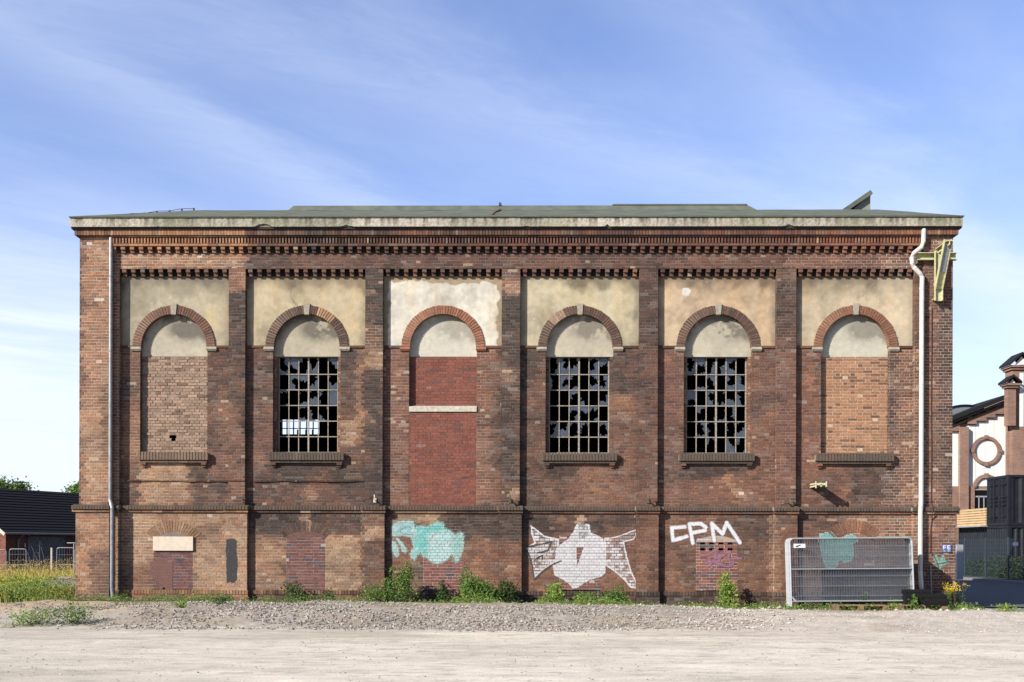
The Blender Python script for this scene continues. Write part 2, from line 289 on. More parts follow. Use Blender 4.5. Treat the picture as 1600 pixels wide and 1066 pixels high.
# ------------------------------------------------------------------ how the brickwork is coloured, place by place
# (x0,y0,x1,y1, soft, soot, red, mortar, light_bricks) in facade units (60 per metre)
ZONES = [
 (124, 340, 186, 790, 6, .16, .42, .80, .06), (124, 640, 150, 790, 12, .12, .15, .62, .05), (150, 600, 170, 740, 10, .42, .4, .6, .03),
 (186, 396, 384, 421, 10, .16, .32, .85, .12), (384, 340, 800, 421, 14, .62, .70, .30, .03), (560, 396, 820, 421, 20, .48, .85, .3, .05),
 (800, 340, 1250, 421, 20, .42, .88, .35, .04), (1230, 340, 1442, 421, 25, .30, .80, .55, .05), (1370, 390, 1442, 425, 12, .25, .7, .95, .25),
 (186, 360, 384, 396, 10, .18, .30, .6, .05), (384, 360, 480, 396, 14, .55, .5, .3, .02), (600, 360, 760, 396, 30, .45, .8, .3, .02), (1290, 360, 1440, 396, 20, .15, .75, .3, .03),
 # pilaster P1..P5
 (355, 421, 386, 455, 6, .22, .5, .6, .08), (355, 455, 386, 545, 6, .85, .75, .35, .01), (355, 545, 386, 680, 12, .72, .6, .25, .02), (355, 625, 372, 790, 8, .42, .65, .35, .03),
 (568, 421, 600, 505, 8, .86, .7, .35, .02), (568, 450, 582, 460, 3, .5, .4, .6, .5), (568, 510, 600, 545, 6, .55, .35, .75, .35), (568, 545, 600, 578, 6, .30, .18, .6, .35), (568, 582, 600, 790, 10, .82, .65, .25, .02),
 (782, 421, 815, 432, 4, .4, .8, .5, .05), (790, 436, 815, 462, 6, .15, .4, .75, .30), (782, 466, 815, 545, 8, .86, .75, .28, .01), (782, 545, 815, 790, 10, .74, .6, .35, .04), (786, 575, 815, 600, 6, .5, .4, .6, .3), (795, 762, 815, 785, 5, .4, .2, .6, .4),
 (997, 421, 1030, 545, 10, .62, .88, .30, .01), (997, 545, 1030, 700, 14, .55, .80, .25, .02), (997, 700, 1030, 790, 14, .45, .72, .25, .02),
 (1212, 421, 1246, 545, 10, .62, .88, .35, .01), (1212, 545, 1246, 790, 14, .40, .75, .35, .02),
 # bay 1
 (186, 545, 219, 640, 12, .48, .6, .45, .04), (186, 640, 219, 720, 14, .25, .45, .55, .06), (324, 545, 357, 630, 10, .66, .7, .25, .02), (338, 600, 357, 700, 8, .40, .55, .35, .04), (324, 640, 345, 720, 10, .5, .7, .3, .03),
 (219, 716, 300, 790, 14, .18, .18, .62, .15), (290, 720, 357, 745, 12, .45, .75, .4, .04), (300, 745, 357, 790, 12, .52, .75, .3, .03), (295, 726, 325, 745, 8, .66, .5, .3, .02),
 # bay 2
 (398, 545, 428, 625, 12, .58, .75, .3, .02), (398, 625, 428, 720, 14, .40, .8, .3, .03), (532, 545, 570, 790, 12, .66, .62, .28, .03), (536, 655, 560, 695, 8, .25, .05, .55, .45), (560, 545, 571, 700, 3, .40, .35, .4, .05), (532, 700, 571, 725, 12, .45, .75, .35, .1),
 (424, 722, 540, 750, 8, .80, .45, .12, .01), (398, 750, 571, 790, 16, .66, .6, .22, .03), (483, 760, 500, 785, 8, .5, .4, .6, .3), (398, 728, 428, 790, 10, .5, .8, .28, .02),
 # bay 3
 (598, 545, 640, 790, 8, .22, .80, .45, .16), (744, 545, 772, 790, 8, .20, .74, .45, .22), (770, 545, 784, 790, 6, .48, .6, .35, .05), (755, 540, 784, 560, 8, .15, .8, .6, .1),
 # bay 4
 (812, 545, 852, 790, 12, .62, .66, .25, .03), (959, 545, 999, 620, 14, .62, .72, .25, .02), (965, 615, 999, 640, 10, .25, .40, .35, .1), (959, 640, 999, 790, 16, .40, .62, .26, .03),
 (852, 724, 910, 750, 10, .74, .5, .15, .01), (912, 728, 960, 770, 14, .22, .55, .25, .04), (812, 740, 860, 790, 14, .6, .65, .25, .02), (898, 765, 922, 784, 5, .25, .05, .5, .5), (870, 750, 960, 785, 16, .34, .6, .25, .05),
 # bay 5
 (1028, 545, 1064, 790, 12, .36, .80, .28, .03), (1174, 545, 1213, 650, 14, .42, .80, .25, .02), (1174, 650, 1213, 790, 14, .38, .74, .25, .02), (1070, 724, 1174, 745, 10, .72, .5, .15, .01), (1060, 745, 1200, 790, 18, .40, .62, .25, .04), (1153, 763, 1172, 778, 4, .15, .25, .7, .5), (1120, 740, 1150, 760, 10, .2, .5, .3, .1),
 # bay 6
 (1244, 545, 1282, 790, 10, .26, .72, .25, .02), (1388, 545, 1430, 670, 12, .56, .82, .55, .04), (1388, 575, 1408, 605, 8, .4, .5, .7, .3), (1388, 670, 1430, 720, 12, .35, .7, .6, .1),
 (1250, 724, 1340, 790, 16, .30, .75, .22, .03), (1338, 730, 1385, 775, 12, .70, .7, .25, .02), (1385, 722, 1430, 790, 10, .50, .7, .85, .05), (1408, 545, 1442, 790, 8, .3, .6, .75, .25),
 # right pier
 (1442, 340, 1495, 400, 10, .18, .62, .6, .10), (1448, 366, 1478, 395, 7, .4, .5, 1.0, .40), (1442, 400, 1495, 470, 12, .42, .66, .55, .06), (1442, 470, 1495, 790, 12, .52, .82, .80, .03), (1440, 420, 1458, 790, 4, .32, .66, .62, .14), (1470, 690, 1495, 790, 14, .75, .75, .62, .01),
 # lower storey
 (114, 800, 186, 960, 10, .22, .25, .55, .05), (114, 860, 135, 960, 8, .1, .2, .4, .03), (135, 860, 172, 930, 12, .5, .45, .55, .03), (114, 926, 186, 970, 6, .62, .3, .6, .02),
 (180, 800, 390, 960, 12, .20, .16, .52, .08), (180, 800, 240, 900, 10, .16, .15, .85, .06), (300, 800, 350, 925, 14, .24, .12, .55, .16), (184, 880, 250, 925, 14, .45, .4, .4, .03), (306, 815, 350, 838, 12, .4, .3, .5, .03), (180, 924, 390, 970, 6, .38, .35, .55, .04),
 (350, 815, 390, 925, 10, .22, .14, .6, .22),
 (390, 800, 568, 838, 6, .78, .5, .22, .02), (390, 838, 448, 925, 8, .30, .22, .5, .10), (508, 838, 568, 925, 8, .28, .12, .55, .22), (448, 800, 500, 835, 16, .86, .4, .12, .01), (476, 800, 488, 835, 3, .4, .3, .5, .4),
 (566, 800, 602, 820, 4, .5, .4, .45, .05), (566, 820, 602, 842, 6, .15, .05, .55, .25), (566, 842, 602, 925, 10, .58, .48, .25, .02), (390, 924, 604, 970, 5, .66, .35, .35, .02),
 (600, 800, 780, 838, 12, .72, .35, .30, .01), (615, 802, 690, 820, 10, .40, .05, .45, .02), (600, 838, 665, 925, 14, .42, .62, .3, .05), (645, 880, 663, 925, 5, .6, .1, .45, .02), (722, 845, 818, 925, 16, .40, .55, .2, .04), (700, 800, 818, 840, 12, .76, .45, .25, .01), (790, 845, 816, 905, 8, .30, .55, .22, .03),
 (814, 800, 1000, 842, 14, .62, .58, .22, .03), (814, 842, 1000, 925, 16, .36, .55, .22, .02), (905, 803, 918, 816, 3, .1, .0, .55, .7), (996, 800, 1032, 925, 12, .40, .58, .22, .03),
 (1030, 800, 1090, 925, 14, .40, .60, .22, .03), (1095, 800, 1125, 845, 10, .35, .75, .4, .05), (1125, 800, 1215, 850, 14, .60, .55, .22, .01), (1150, 845, 1215, 925, 16, .42, .58, .24, .03), (1205, 800, 1219, 925, 3, .35, .35, .65, .2), (1213, 800, 1250, 925, 12, .42, .60, .22, .02),
 (1245, 800, 1330, 925, 14, .48, .60, .25, .03), (1320, 800, 1442, 850, 10, .25, .45, .70, .15), (1330, 845, 1442, 960, 12, .42, .6, .6, .05), (1382, 806, 1440, 838, 5, .35, .5, .95, .1),
 (604, 924, 1442, 970, 4, .80, .35, .22, .01), (1442, 800, 1500, 925, 10, .42, .66, .66, .08), (1475, 860, 1500, 900, 8, .3, .5, .9, .2), (1440, 925, 1500, 960, 8, .35, .7, .55, .15),
]
def fields(x, z):
    u, v = U(x), V(z); wx = (fbm(u / 24, v / 24, 5, 3) - .5) * 16; wy = (fbm(u / 24, v / 24, 9, 3) - .5) * 16
    S = np.full(u.shape, .5); R = np.full(u.shape, .6); Mo = np.full(u.shape, .35); L = np.full(u.shape, .03)
    for (x0, y0, x1, y1, s, a, b, c, d) in ZONES:
        k = min(1.0, s / 9)
        uu, vv = u + wx * k, v + wy * k
        ww = sst(x0 - s / 2, x0 + s / 2, uu) * (1 - sst(x1 - s / 2, x1 + s / 2, uu)) * sst(y0 - s / 2, y0 + s / 2, vv) * (1 - sst(y1 - s / 2, y1 + s / 2, vv))
        S = lerp(S, a, ww); R = lerp(R, b, ww); Mo = lerp(Mo, c, ww); L = lerp(L, d, ww)
    S = S * 1.22 + .03 + (fbm(u / 34, v / 24, 2, 4) - .5) * .75 + (fbm(u / 7, v / 6, 3, 3) - .5) * .42 + (fbm(u / 5, v / 60, 13, 3) - .5) * .30
    R = R + (fbm(u / 22, v / 14, 4, 3) - .5) * .55
    return S, R, Mo, L
BC = {k: np.array(v) for k, v in dict(buff=(.47, .31, .20), orange=(.40, .205, .115), red=(.275, .122, .080), dred=(.175, .078, .060),
      soot=(.052, .040, .037), grey=(.19, .17, .155), mdark=(.085, .07, .06), mlight=(.70, .61, .51)).items()}
def pal(R):
    R = np.clip(R, 0, 1)[:, None]
    a = lerp(BC['buff'], BC['orange'], np.clip(R / .33, 0, 1)); a = lerp(a, BC['red'], np.clip((R - .33) / .34, 0, 1))
    return lerp(a, BC['dred'], np.clip((R - .67) / .33, 0, 1))
def wall_col(x, z):
    S, R, Mo, L = fields(x, z); n = len(S); r1, r2, r3, r4 = rng.random((4, n))
    c = pal(R + (r1 - .5) * .22) * np.array((1.05, 1.0, .93)); c = c * (0.86 + .28 * r2)[:, None]
    s = np.clip(S * 1.02 - .03 + (r3 - .5) * .20, 0, 1)[:, None]
    c = lerp(c, BC['soot'] * (0.6 + .8 * r2)[:, None], s * .95)
    g = (rng.random(n) < .025)[:, None]; c = np.where(g, lerp(c, BC['grey'], .5), c)
    wsh = (sst(.60, .78, fbm(U(x) / 17, V(z) / 9, 55, 4)) * .26)[:, None]; c = lerp(c, np.array((.36, .31, .265)), wsh)
    lt = (r4 < L * .42 * (1 - .5 * np.clip(S, 0, 1)))[:, None]; c = np.where(lt, lerp(c, lerp(np.array((.54, .43, .31)), np.array((.50, .33, .22)), r1[:, None]) * (0.8 + .3 * r2)[:, None], .65), c)
    return c
def mortar_col(x, z):
    S, R, Mo, L = fields(x, z); Mo = np.clip(Mo * 1.15 * (1 - .45 * np.clip(S, 0, 1)) - .05 + (fbm(U(x) / 9, V(z) / 7, 21, 3) - .5) * .5, 0, 1)[:, None]
    b_ = lerp(pal(R), BC['soot'], np.clip(S, 0, 1)[:, None] * .9) * .62 + .012
    return lerp(b_, BC['mlight'], Mo)
def flat_col(base, var=.18, alt=None, pa=.12, mort=(.5, .42, .34)):
    base = np.array(base)
    def f(x, z):
        n = len(x); r = rng.random((3, n)); c = base * (1 + (r[0] - .5)[:, None] * 2 * var) * (1 + (fbm(U(x) / 14, V(z) / 14, 31, 3) - .5)[:, None] * .4)
        if alt is not None: c = np.where((r[1] < pa)[:, None], np.array(alt) * (.8 + .4 * r[2])[:, None], c)
        return c
    def m(x, z): return np.array(mort) * (0.85 + .3 * fbm(U(x) / 6, V(z) / 6, 41, 2))[:, None]
    return f, m
CRS, REC = 0.077, 0.004
def lay(mb, P0, ud, nd, u0, u1, z0, z1, col=wall_col, mcol=mortar_col, holes=(), skip=(), bond='cross', jit=.003, rough=0.08, pit=CRS, mj=.0158, zoff=0.0):
    """courses of bricks over u0..u1 x z0..z1 on the plane through P0 (ud along the courses, nd outwards), each brick a block over its mortar"""
    ud = np.array(ud, float); nd = np.array(nd, float); P0 = np.array(P0, float); B = []
    r0 = int(math.floor((z0 - zoff) / pit))
    for r in range(r0, int(math.ceil((z1 - zoff) / pit))):
        a, b = max(z0, r * pit + zoff), min(z1, (r + 1) * pit + zoff)
        if b - a < .018: continue
        zm = (a + b) / 2; iv = [(u0, u1)]
        for (hx0, hx1, hz0, hz1) in holes:
            if hz0 - .01 < zm < hz1 + .01:
                nv = []
                for (p, q) in iv:
                    if hx1 <= p or hx0 >= q: nv.append((p, q)); continue
                    if hx0 > p: nv.append((p, hx0))
                    if hx1 < q: nv.append((hx1, q))
                iv = nv
        head = (r % 2 == 1) if bond == 'cross' else False
        st, off = (.13, .065) if head else (.26, .13 * ((r // 2) % 2))
        if bond == 'stretch': st, off = .26, .13 * (r % 2)
        if bond == 'flemish': st, off = .39, .195 * (r % 2)
        for (p, q) in iv:
            e = [p]; k = math.floor((p - off) / st)
            while True:
                k += 1; t = k * st + off
                if bond == 'flemish':
                    t2 = t - .13
                    if p + .03 < t2 < q - .03: e.append(t2)
                if t >= q - .03: break
                if t > p + .03: e.append(t)
            e.append(q)
            for i in range(len(e) - 1): B.append((e[i], e[i + 1], a, b))
    if not B: return
    B = np.array(B); um = (B[:, 0] + B[:, 1]) / 2; zm = (B[:, 2] + B[:, 3]) / 2
    C0 = P0[None] + um[:, None] * ud[None]; xw = C0[:, 0] + C0[:, 1] * .7
    keep = np.ones(len(B), bool)
    for (sx, sz, srx, srz) in skip: keep &= ~((((um - sx) / srx) ** 2 + ((zm - sz) / srz) ** 2) < 1)
    def quadpts(u, z, d): return P0 + u[:, None] * ud + z[:, None] * np.array([0, 0, 1.]) + np.reshape(d, (-1, 1)) * nd
    # mortar
    K = keep; n = K.sum()
    v = np.stack([quadpts(B[K, i], B[K, j], -REC) for i, j in ((0, 2), (1, 2), (1, 3), (0, 3))], 1).reshape(-1, 3)
    mb.add(v, np.arange(n * 4).reshape(n, 4), mcol(xw[K], zm[K]))
    # bricks
    drop = keep & (rng.random(len(B)) > rough * .12); n = drop.sum(); D = rng.random(n) * jit * (1 + rough * 3)
    g = mj / 2; jz = (rng.random((2, n)) - .5) * .004 * (1 + rough * 2); ju = (rng.random((2, n)) - .5) * .006 * (1 + rough * 2)
    ua, ub, za, zb = B[drop, 0] + g + ju[0], B[drop, 1] - g + ju[1], B[drop, 2] + g + jz[0], B[drop, 3] - g + jz[1]
    fr = [quadpts(a, b, D) for a, b in ((ua, za), (ub, za), (ub, zb), (ua, zb))]; bk = [quadpts(a, b, -REC * 1.1) for a, b in ((ua, za), (ub, za), (ub, zb), (ua, zb))]
    v = np.stack(fr + bk, 1).reshape(-1, 3); base = np.arange(n)[:, None, None] * 8
    F = (np.array([[0, 1, 2, 3], [4, 5, 1, 0], [5, 6, 2, 1], [6, 7, 3, 2], [7, 4, 0, 3]])[None] + base).reshape(-1, 4)
    mb.add(v, F, np.repeat(col(xw[drop], zm[drop]), 5, axis=0))
XD, YD = (1, 0, 0), (0, 1, 0)
def lay_x(mb, x0, x1, z0, z1, Y, **k): lay(mb, (0, Y, 0), XD, (0, -1, 0), x0, x1, z0, z1, **k)
def lay_side(mb, Xp, y0, y1, z0, z1, face, **k): lay(mb, (Xp, 0, 0), YD, (face, 0, 0), y0, y1, z0, z1, **k)
def cw(x, z, mult=1.0):
    return wall_col(np.array([x]), np.array([z]))[0] * mult
def blocks(mb, x0, x1, z0, z1, yf, yb, pitch, wid, mult=1.0, slope=0.0, fcol=None, jit=.003, along='x'):
    """a row of upright bricks; slope lets the front edge fall below the back"""
    n = max(1, int(round((x1 - x0) / pitch))); p = (x1 - x0) / n
    xs = x0 + (np.arange(n) + .5) * p; zc = np.full(n, (z0 + z1) / 2)
    cc = (fcol or wall_col)(xs, zc) * mult
    for i, xm in enumerate(xs):
        a, b = xm - wid / 2, xm + wid / 2; f = yf - rng.random() * jit; j = (rng.random() - .5) * .005
        mb.hexa([(a, f, z0), (a, yb, z0), (b, yb, z0), (b, f, z0), (a, f, z1 - slope + j), (a, yb, z1), (b, yb, z1), (b, f, z1 - slope + j)], cc[i])

# ------------------------------------------------------------------ the brick hall
HALL = empty('brick_hall', (0, 0, 0), 'long old red brick industrial hall with six tall arched bays and broken lattice windows', 'building')
Y_BAND, Y_BAY, Y_INF, Y_WIN, Y_PIER = 0.0, .145, .275, .40, -.095
Y_LP, Y_LB, Y_LPIER = -.06, .085, -.155
XL, XR = X(124, Y_PIER, 600), X(1488.5, Y_PIER, 600)          # ends of the building
PL, PR = X(170, Y_PIER), X(1443, Y_PIER)                      # inner edges of the corner piers
PIL = [(X(357, 0), X(383.2, 0)), (X(570.3, 0), X(598.2, 0)), (X(783.7, 0), X(812.6, 0)), (X(998.7, 0), X(1028, 0)), (X(1213.2, 0), X(1244, 0))]
EL, ER = X(186, 0), X(1428.6, 0)                              # narrow end strips beside the piers
BAYX = [(EL, PIL[0][0])] + [(PIL[i][1], PIL[i + 1][0]) for i in range(4)] + [(PIL[4][1], ER)]
CEN = [X(271.6, Y_BAY), X(479.3, Y_BAY), X(692, Y_BAY), X(905.6, Y_BAY), X(1121.7, Y_BAY), X(1336.3, Y_BAY)]
RI, RO = .86, 1.085
Z_TOPB, Z_BAND0 = Z(395.5, 0, 500), Z(420, 0, 500)
Z_SPR = Z(541, Y_BAY, 500); Z_CEN = Z_SPR - .02
Z_STR1, Z_STR0 = Z(788.3, Y_BAY), Z(802, Y_LB)
Z_BASE = Z(922, Y_LB, 500)
Z_FA1, Z_FA0 = Z(339.5, -.30), Z(354.3, -.30)
Z_RW1, Z_RW0 = Z(360.4, -.2), Z(367.4, -.2)
DEPTH = 12.0
Z_SILL = Z(709, Y_INF, 500)
print('ends', XL, XR, 'spring', Z_SPR, 'string', Z_STR1, 'base', Z_BASE, 'fascia', Z_FA0, Z_FA1, 'cen', CEN)

wall = MB()
OW = .885                                                     # half width of the tall openings
Z_MID3 = Z(643, Y_BAY, 690)
for i, (a, b) in enumerate(BAYX):
    c = CEN[i]
    zb = Z_SILL - .06 if i != 2 else Z_STR1
    ho = [(c - OW, c + OW, zb, Z_SPR + 1)]
    sk = []
    lay_x(wall, a, b, Z_STR1 - .02, Z_SPR, Y_BAY, holes=ho)
    # jambs of the opening
    jb = zb if i != 2 else Z(634, Y_BAY, 690)
    lay_side(wall, c - OW, Y_BAY, Y_INF + .002, jb, Z_SPR, 1)
    lay_side(wall, c + OW, Y_BAY, Y_INF + .002, jb, Z_SPR, -1)
# entablature band and end strips
lay_x(wall, PL, PR, Z_BAND0, Z_TOPB, Y_BAND)
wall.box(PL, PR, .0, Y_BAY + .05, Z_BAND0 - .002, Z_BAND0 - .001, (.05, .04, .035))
lay_x(wall, PL, EL, Z_STR1 - .02, Z_BAND0, 0); lay_x(wall, ER, PR, Z_STR1 - .02, Z_BAND0, 0)
lay_side(wall, EL, 0, Y_BAY, Z_STR1, Z_BAND0, 1); lay_side(wall, ER, 0, Y_BAY, Z_STR1, Z_BAND0, -1)
# lower storey between the pilasters
LPX = [(X(352, Y_LP), X(387, Y_LP)), (X(566.3, Y_LP), X(601.6, Y_LP)), (X(780, Y_LP), X(816, Y_LP)), (X(995, Y_LP), X(1030, Y_LP)), (X(1210.5, Y_LP), X(1247, Y_LP))]
LEL, LER = X(186, Y_LP), X(1427, Y_LP)
LPL, LPR = X(171.5, Y_LPIER), X(1444, Y_LPIER)
LBX = [(LEL, LPX[0][0])] + [(LPX[i][1], LPX[i + 1][0]) for i in range(4)] + [(LPX[4][1], LER)]
ZP = lambda py, px=700: Z(py, Y_LB, px); XP = lambda px: X(px, Y_LB, 870)
PATCH = [  # bricked-up small openings: x0,x1,z0,z1, colour
    (XP(240), XP(301), ZP(921, 270), ZP(838, 270), (.17, .075, .07), (.42, .36, .33)),
    (XP(447), XP(508), ZP(922, 478), ZP(838, 478), (.19, .08, .07), (.42, .37, .33)),
    (XP(661), XP(723), ZP(922, 690), ZP(836, 690), (.24, .09, .075), (.52, .46, .40)),
    (XP(874), XP(938), ZP(922, 905), ZP(836, 905), (.22, .09, .07), (.52, .46, .40)),
    (XP(1087.5), XP(1152), ZP(923, 1120), ZP(844, 1120), (.25, .095, .072), (.60, .52, .44)),
    (XP(1302), XP(1366), ZP(923, 1330), ZP(844, 1330), (.20, .10, .08), (.40, .35, .30))]
Z_LT = Z(800, Y_LB)
for i, (a, b) in enumerate(LBX):
    x0, x1, z0, z1, cb, cm = PATCH[i]
    lay_x(wall, a, b, 0.0, Z_LT, Y_LB, holes=[(x0, x1, z0, z1)])
patchm = []
for i, (x0, x1, z0, z1, cb, cm) in enumerate(PATCH):
    pm = MB(); f, m = flat_col(cb, .2, (.10, .085, .10), .12, cm)
    sk = []
    if i == 4:
        for q in (1098.0, 1112.2, 1126.5, 1141.0):
            for w_ in (850.5, 858.8): sk.append((XP(q), ZP(w_, 1120)))
        ho = [(sx - .065, sx + .065, sz - .033, sz + .033) for sx, sz in sk]
        lay_x(pm, x0, x1, z0, z1, Y_LB, col=f, mcol=m, bond='flemish', mj=.013, holes=ho)
        for (ha, hb, hc, hd) in ho:
            pm.box(ha, hb, Y_LB + .20, Y_LB + .22, hc - .04, hd + .04, (.004, .004, .004))
            for (p, q, r, s_) in ((ha - .006, ha, hc, hd), (hb, hb + .006, hc, hd), (ha, hb, hd, hd + .006), (ha, hb, hc - .006, hc)): pm.box(p, q, Y_LB + .001, Y_LB + .2, r, s_, (.16, .07, .055))
    elif i == 0:
        hx, hz = XP(258), ZP(916.5, 258)
        lay_x(pm, x0, x1, z0, z1, Y_LB, col=f, mcol=m, bond='cross', mj=.011, holes=[(hx - .06, hx + .05, hz - .04, hz + .04)])
        pm.box(hx - .07, hx + .06, Y_LB + .15, Y_LB + .17, hz - .06, hz + .06, (.004, .004, .004))
    else: lay_x(pm, x0, x1, z0, z1, Y_LB, col=f, mcol=m, bond='flemish', mj=.012)
    patchm.append(pm.build('bricked_opening', M_BRICK, HALL, 'small low opening filled with newer red brick'))
patchm[4]['label'] = 'brick-filled low opening with two rows of square vent holes'
lay_x(wall, LPL, LEL, 0, Z_LT, Y_LP); lay_x(wall, LER, LPR, 0, Z_LT, Y_LP)
lay_side(wall, LEL, Y_LP, Y_LB, 0, Z_LT, 1); lay_side(wall, LER, Y_LP, Y_LB, 0, Z_LT, -1)
# side walls and back
lay_side(wall, XL, Y_PIER, DEPTH, Z_STR1 - .1, Z_RW1, -1); lay_side(wall, XR, Y_PIER, DEPTH, Z_STR1 - .1, Z_RW1, 1)
lay_side(wall, XL - .06, Y_LPIER, DEPTH, 0, Z_LT, -1); lay_side(wall, XR + .06, Y_LPIER, DEPTH, 0, Z_LT, 1)
# soldier base course, proud of the wall
base = MB()
def base_run(a, b, y):
    lay_x(base, a, b, -.1, Z_BASE - .11, y - .02, mcol=lambda x, z: wall_col(x, z) * .9 + .05); base.box(a + .001, b - .001, y - .012, y + .12, -.35, Z_BASE - .11, (.10, .08, .07)); blocks(base, a, b, Z_BASE - .115, Z_BASE, y - .036, y + .05, .078, .066, mult=1.0, slope=.012)
    base.box(a, b, y - .02, y + .05, Z_BASE - .115, Z_BASE - .012, (.16, .13, .11))
for i, (a, b) in enumerate(LBX): base_run(a, b, Y_LB)
for a, b in LPX: base_run(a - .03, b + .03, Y_LP)
base.build('base_course', M_BRICK, HALL)
wall.build('wall', M_BRICK, HALL)

# ---- corner piers
for side, (a, b, la, lb, face) in enumerate(((XL, PL, XL - .065, LPL, 1), (PR, XR, LPR, XR + .065, -1))):
    p = MB(); lay_x(p, a, b, Z_STR1 - .02, Z_RW1, Y_PIER); lay_x(p, la, lb, 0, Z_LT, Y_LPIER)
    e = PL if side == 0 else PR; le = LPL if side == 0 else LPR
    lay_side(p, e, Y_PIER, 0.0, Z_STR1 - .02, Z_RW1, face); lay_side(p, le, Y_LPIER, Y_LP, 0, Z_LT, face)
    p.build('corner_pier', M_BRICK, HALL)
# ---- pilasters
for i in range(5):
    p = MB(); a, b = PIL[i]; la, lb = LPX[i]
    lay_x(p, a, b, Z_STR1 - .02, Z_BAND0, 0)
    lay_side(p, a, 0, Y_BAY, Z_STR1 - .02, Z_BAND0, -1); lay_side(p, b, 0, Y_BAY, Z_STR1 - .02, Z_BAND0, 1)
    lay_x(p, la, lb, 0, Z_LT, Y_LP); lay_side(p, la, Y_LP, Y_LB, 0, Z_LT, -1); lay_side(p, lb, Y_LP, Y_LB, 0, Z_LT, 1)
    p.build('pilaster', M_BRICK, HALL)

# ---- string course (rowlock with sloped top over a stretcher ledge), stepping out round the pilasters
sc_m = MB()
ZS1, ZS0 = Z(789.2, Y_LB), Z(796.6, Y_LB)
def mossy(x, z): 
    c = wall_col(x, z); return lerp(c, np.array((.105, .088, .07)), .7)
def string_run(a, b, yl, yu):
    blocks(sc_m, a, b, ZS0, ZS1, yl - .085, yu + .01, .078, .066, slope=.035, fcol=mossy)
    sc_m.hexa([(a, yl - .062, ZS0 + .004), (a, yu + .01, ZS0 + .004), (b, yu + .01, ZS0 + .004), (b, yl - .062, ZS0 + .004),
               (a, yl - .062, ZS1 - .045), (a, yu + .01, ZS1 - .004), (b, yu + .01, ZS1 - .004), (b, yl - .062, ZS1 - .045)], (.33, .30, .24))
    n = max(1, int((b - a) / .26)); e = np.linspace(a, b, n + 1)
    for k in range(n):
        m_ = (e[k] + e[k + 1]) / 2; cc = cw(m_, ZS0 - .05)
        sc_m.box(e[k] + .004, e[k + 1] - .004, yl - .045, yl + .02, ZS0 - .070, ZS0 - .012, cc)
    sc_m.box(a, b, yl - .010, yl + .02, ZS0 - .075, ZS0 + .01, (.03, .025, .02))  # near-black line: the shadow below the rowlock put into the colour
for i, (a, b) in enumerate(LBX): string_run(a, b, Y_LB, Y_BAY)
for (a, b) in LPX: string_run(a - .03, b + .03, Y_LP, 0)
string_run(LPL, LEL + .03, Y_LP, 0); string_run(LER - .03, LPR, Y_LP, 0)
string_run(XL - .15, LPL + .02, Y_LPIER, Y_PIER); string_run(LPR - .02, XR + .15, Y_LPIER, Y_PIER)
for xx in (XL, XR):
    sc_m.box(xx - .14, xx + .14, Y_LPIER, DEPTH, ZS0, ZS1 - .02, (.16, .12, .09)) 
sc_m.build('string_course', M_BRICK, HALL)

# ---- entablature: rowlock, ledge, dentils
cor = MB()
zz = lambda py: Z(py, -.1, 500)
blocks(cor, XL - .10, XR + .10, Z_RW0, Z_RW1 + .03, -.205, .3, .078, .066)
cor.box(XL - .09, XR + .09, -.196, .3, Z_RW0 + .004, Z_RW1 + .03, (.09, .07, .06))
cor.box(XL - .16, XR + .16, -.25, .3, Z_RW1 + .03, Z_FA0 + .002, (.05, .042, .038))
cor.box(XL - .09, XL + .3, .3, DEPTH, Z_RW0, Z_FA0, (.10, .06, .05)); cor.box(XR - .3, XR + .09, .3, DEPTH, Z_RW0, Z_FA0, (.10, .06, .05))
lc = lambda x0, x1, za, zb, yf: [cor.box(e0 + .003, e1 - .003, yf - rng.random() * .003, .05, za, zb, cw((e0 + e1) / 2, (za + zb) / 2)) for e0, e1 in zip(np.arange(x0, x1, .26), np.minimum(np.arange(x0, x1, .26) + .26, x1))]
cor.box(PL, PR, -.125, .05, zz(369.2), Z_RW0 + .001, (.075, .055, .045))
lc(PL, PR, zz(371.2), zz(369.4), -.165)
cor.box(PL, PR, -.05, .05, zz(381.2), zz(371.2), (.022, .017, .015))  # dentil gaps backed near-black: soot, plus shade put into the colour
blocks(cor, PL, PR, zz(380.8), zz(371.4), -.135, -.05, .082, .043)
lc(PL, PR, zz(384.6), zz(381.0), -.125)
D_P = .2385
def dentils(x0, x1, zt, zb, yb, n=None, top=.105, low=.055):
    n = n or int(round((x1 - x0) / D_P)); p = (x1 - x0) / n
    for k in range(n):
        xm = x0 + (k + .5) * p + (rng.random() - .5) * .008; zm = (zt + zb) / 2; h = (zt - zb) / 2
        cor.box(xm - .055, xm + .055, yb - top, yb + .03, zt - h + .002, zt, cw(xm, zm, 1.0)); cor.box(xm - .050, xm + .050, yb - low, yb + .03, zb, zt - h - .004, cw(xm, zm, 1.0))
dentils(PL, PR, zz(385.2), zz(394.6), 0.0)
lay_x(cor, PL, PR, zz(396), zz(384.5), .012, col=lambda x, z: wall_col(x, z) * .35, mcol=lambda x, z: wall_col(x, z) * .25)  # backing brick darkened for soot and for painted-in shade between the dentils
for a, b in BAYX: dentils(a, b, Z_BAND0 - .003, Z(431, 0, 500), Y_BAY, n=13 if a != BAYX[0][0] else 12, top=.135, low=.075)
for a, b in BAYX: cor.box(a, b, Y_BAY - .014, Y_BAY + .02, Z(432, Y_BAY, 500), Z_BAND0, (.022, .018, .016))  # dark strip behind the lower dentils: soot and the band's shadow painted in
cor.build('cornice', M_BRICK, HALL)

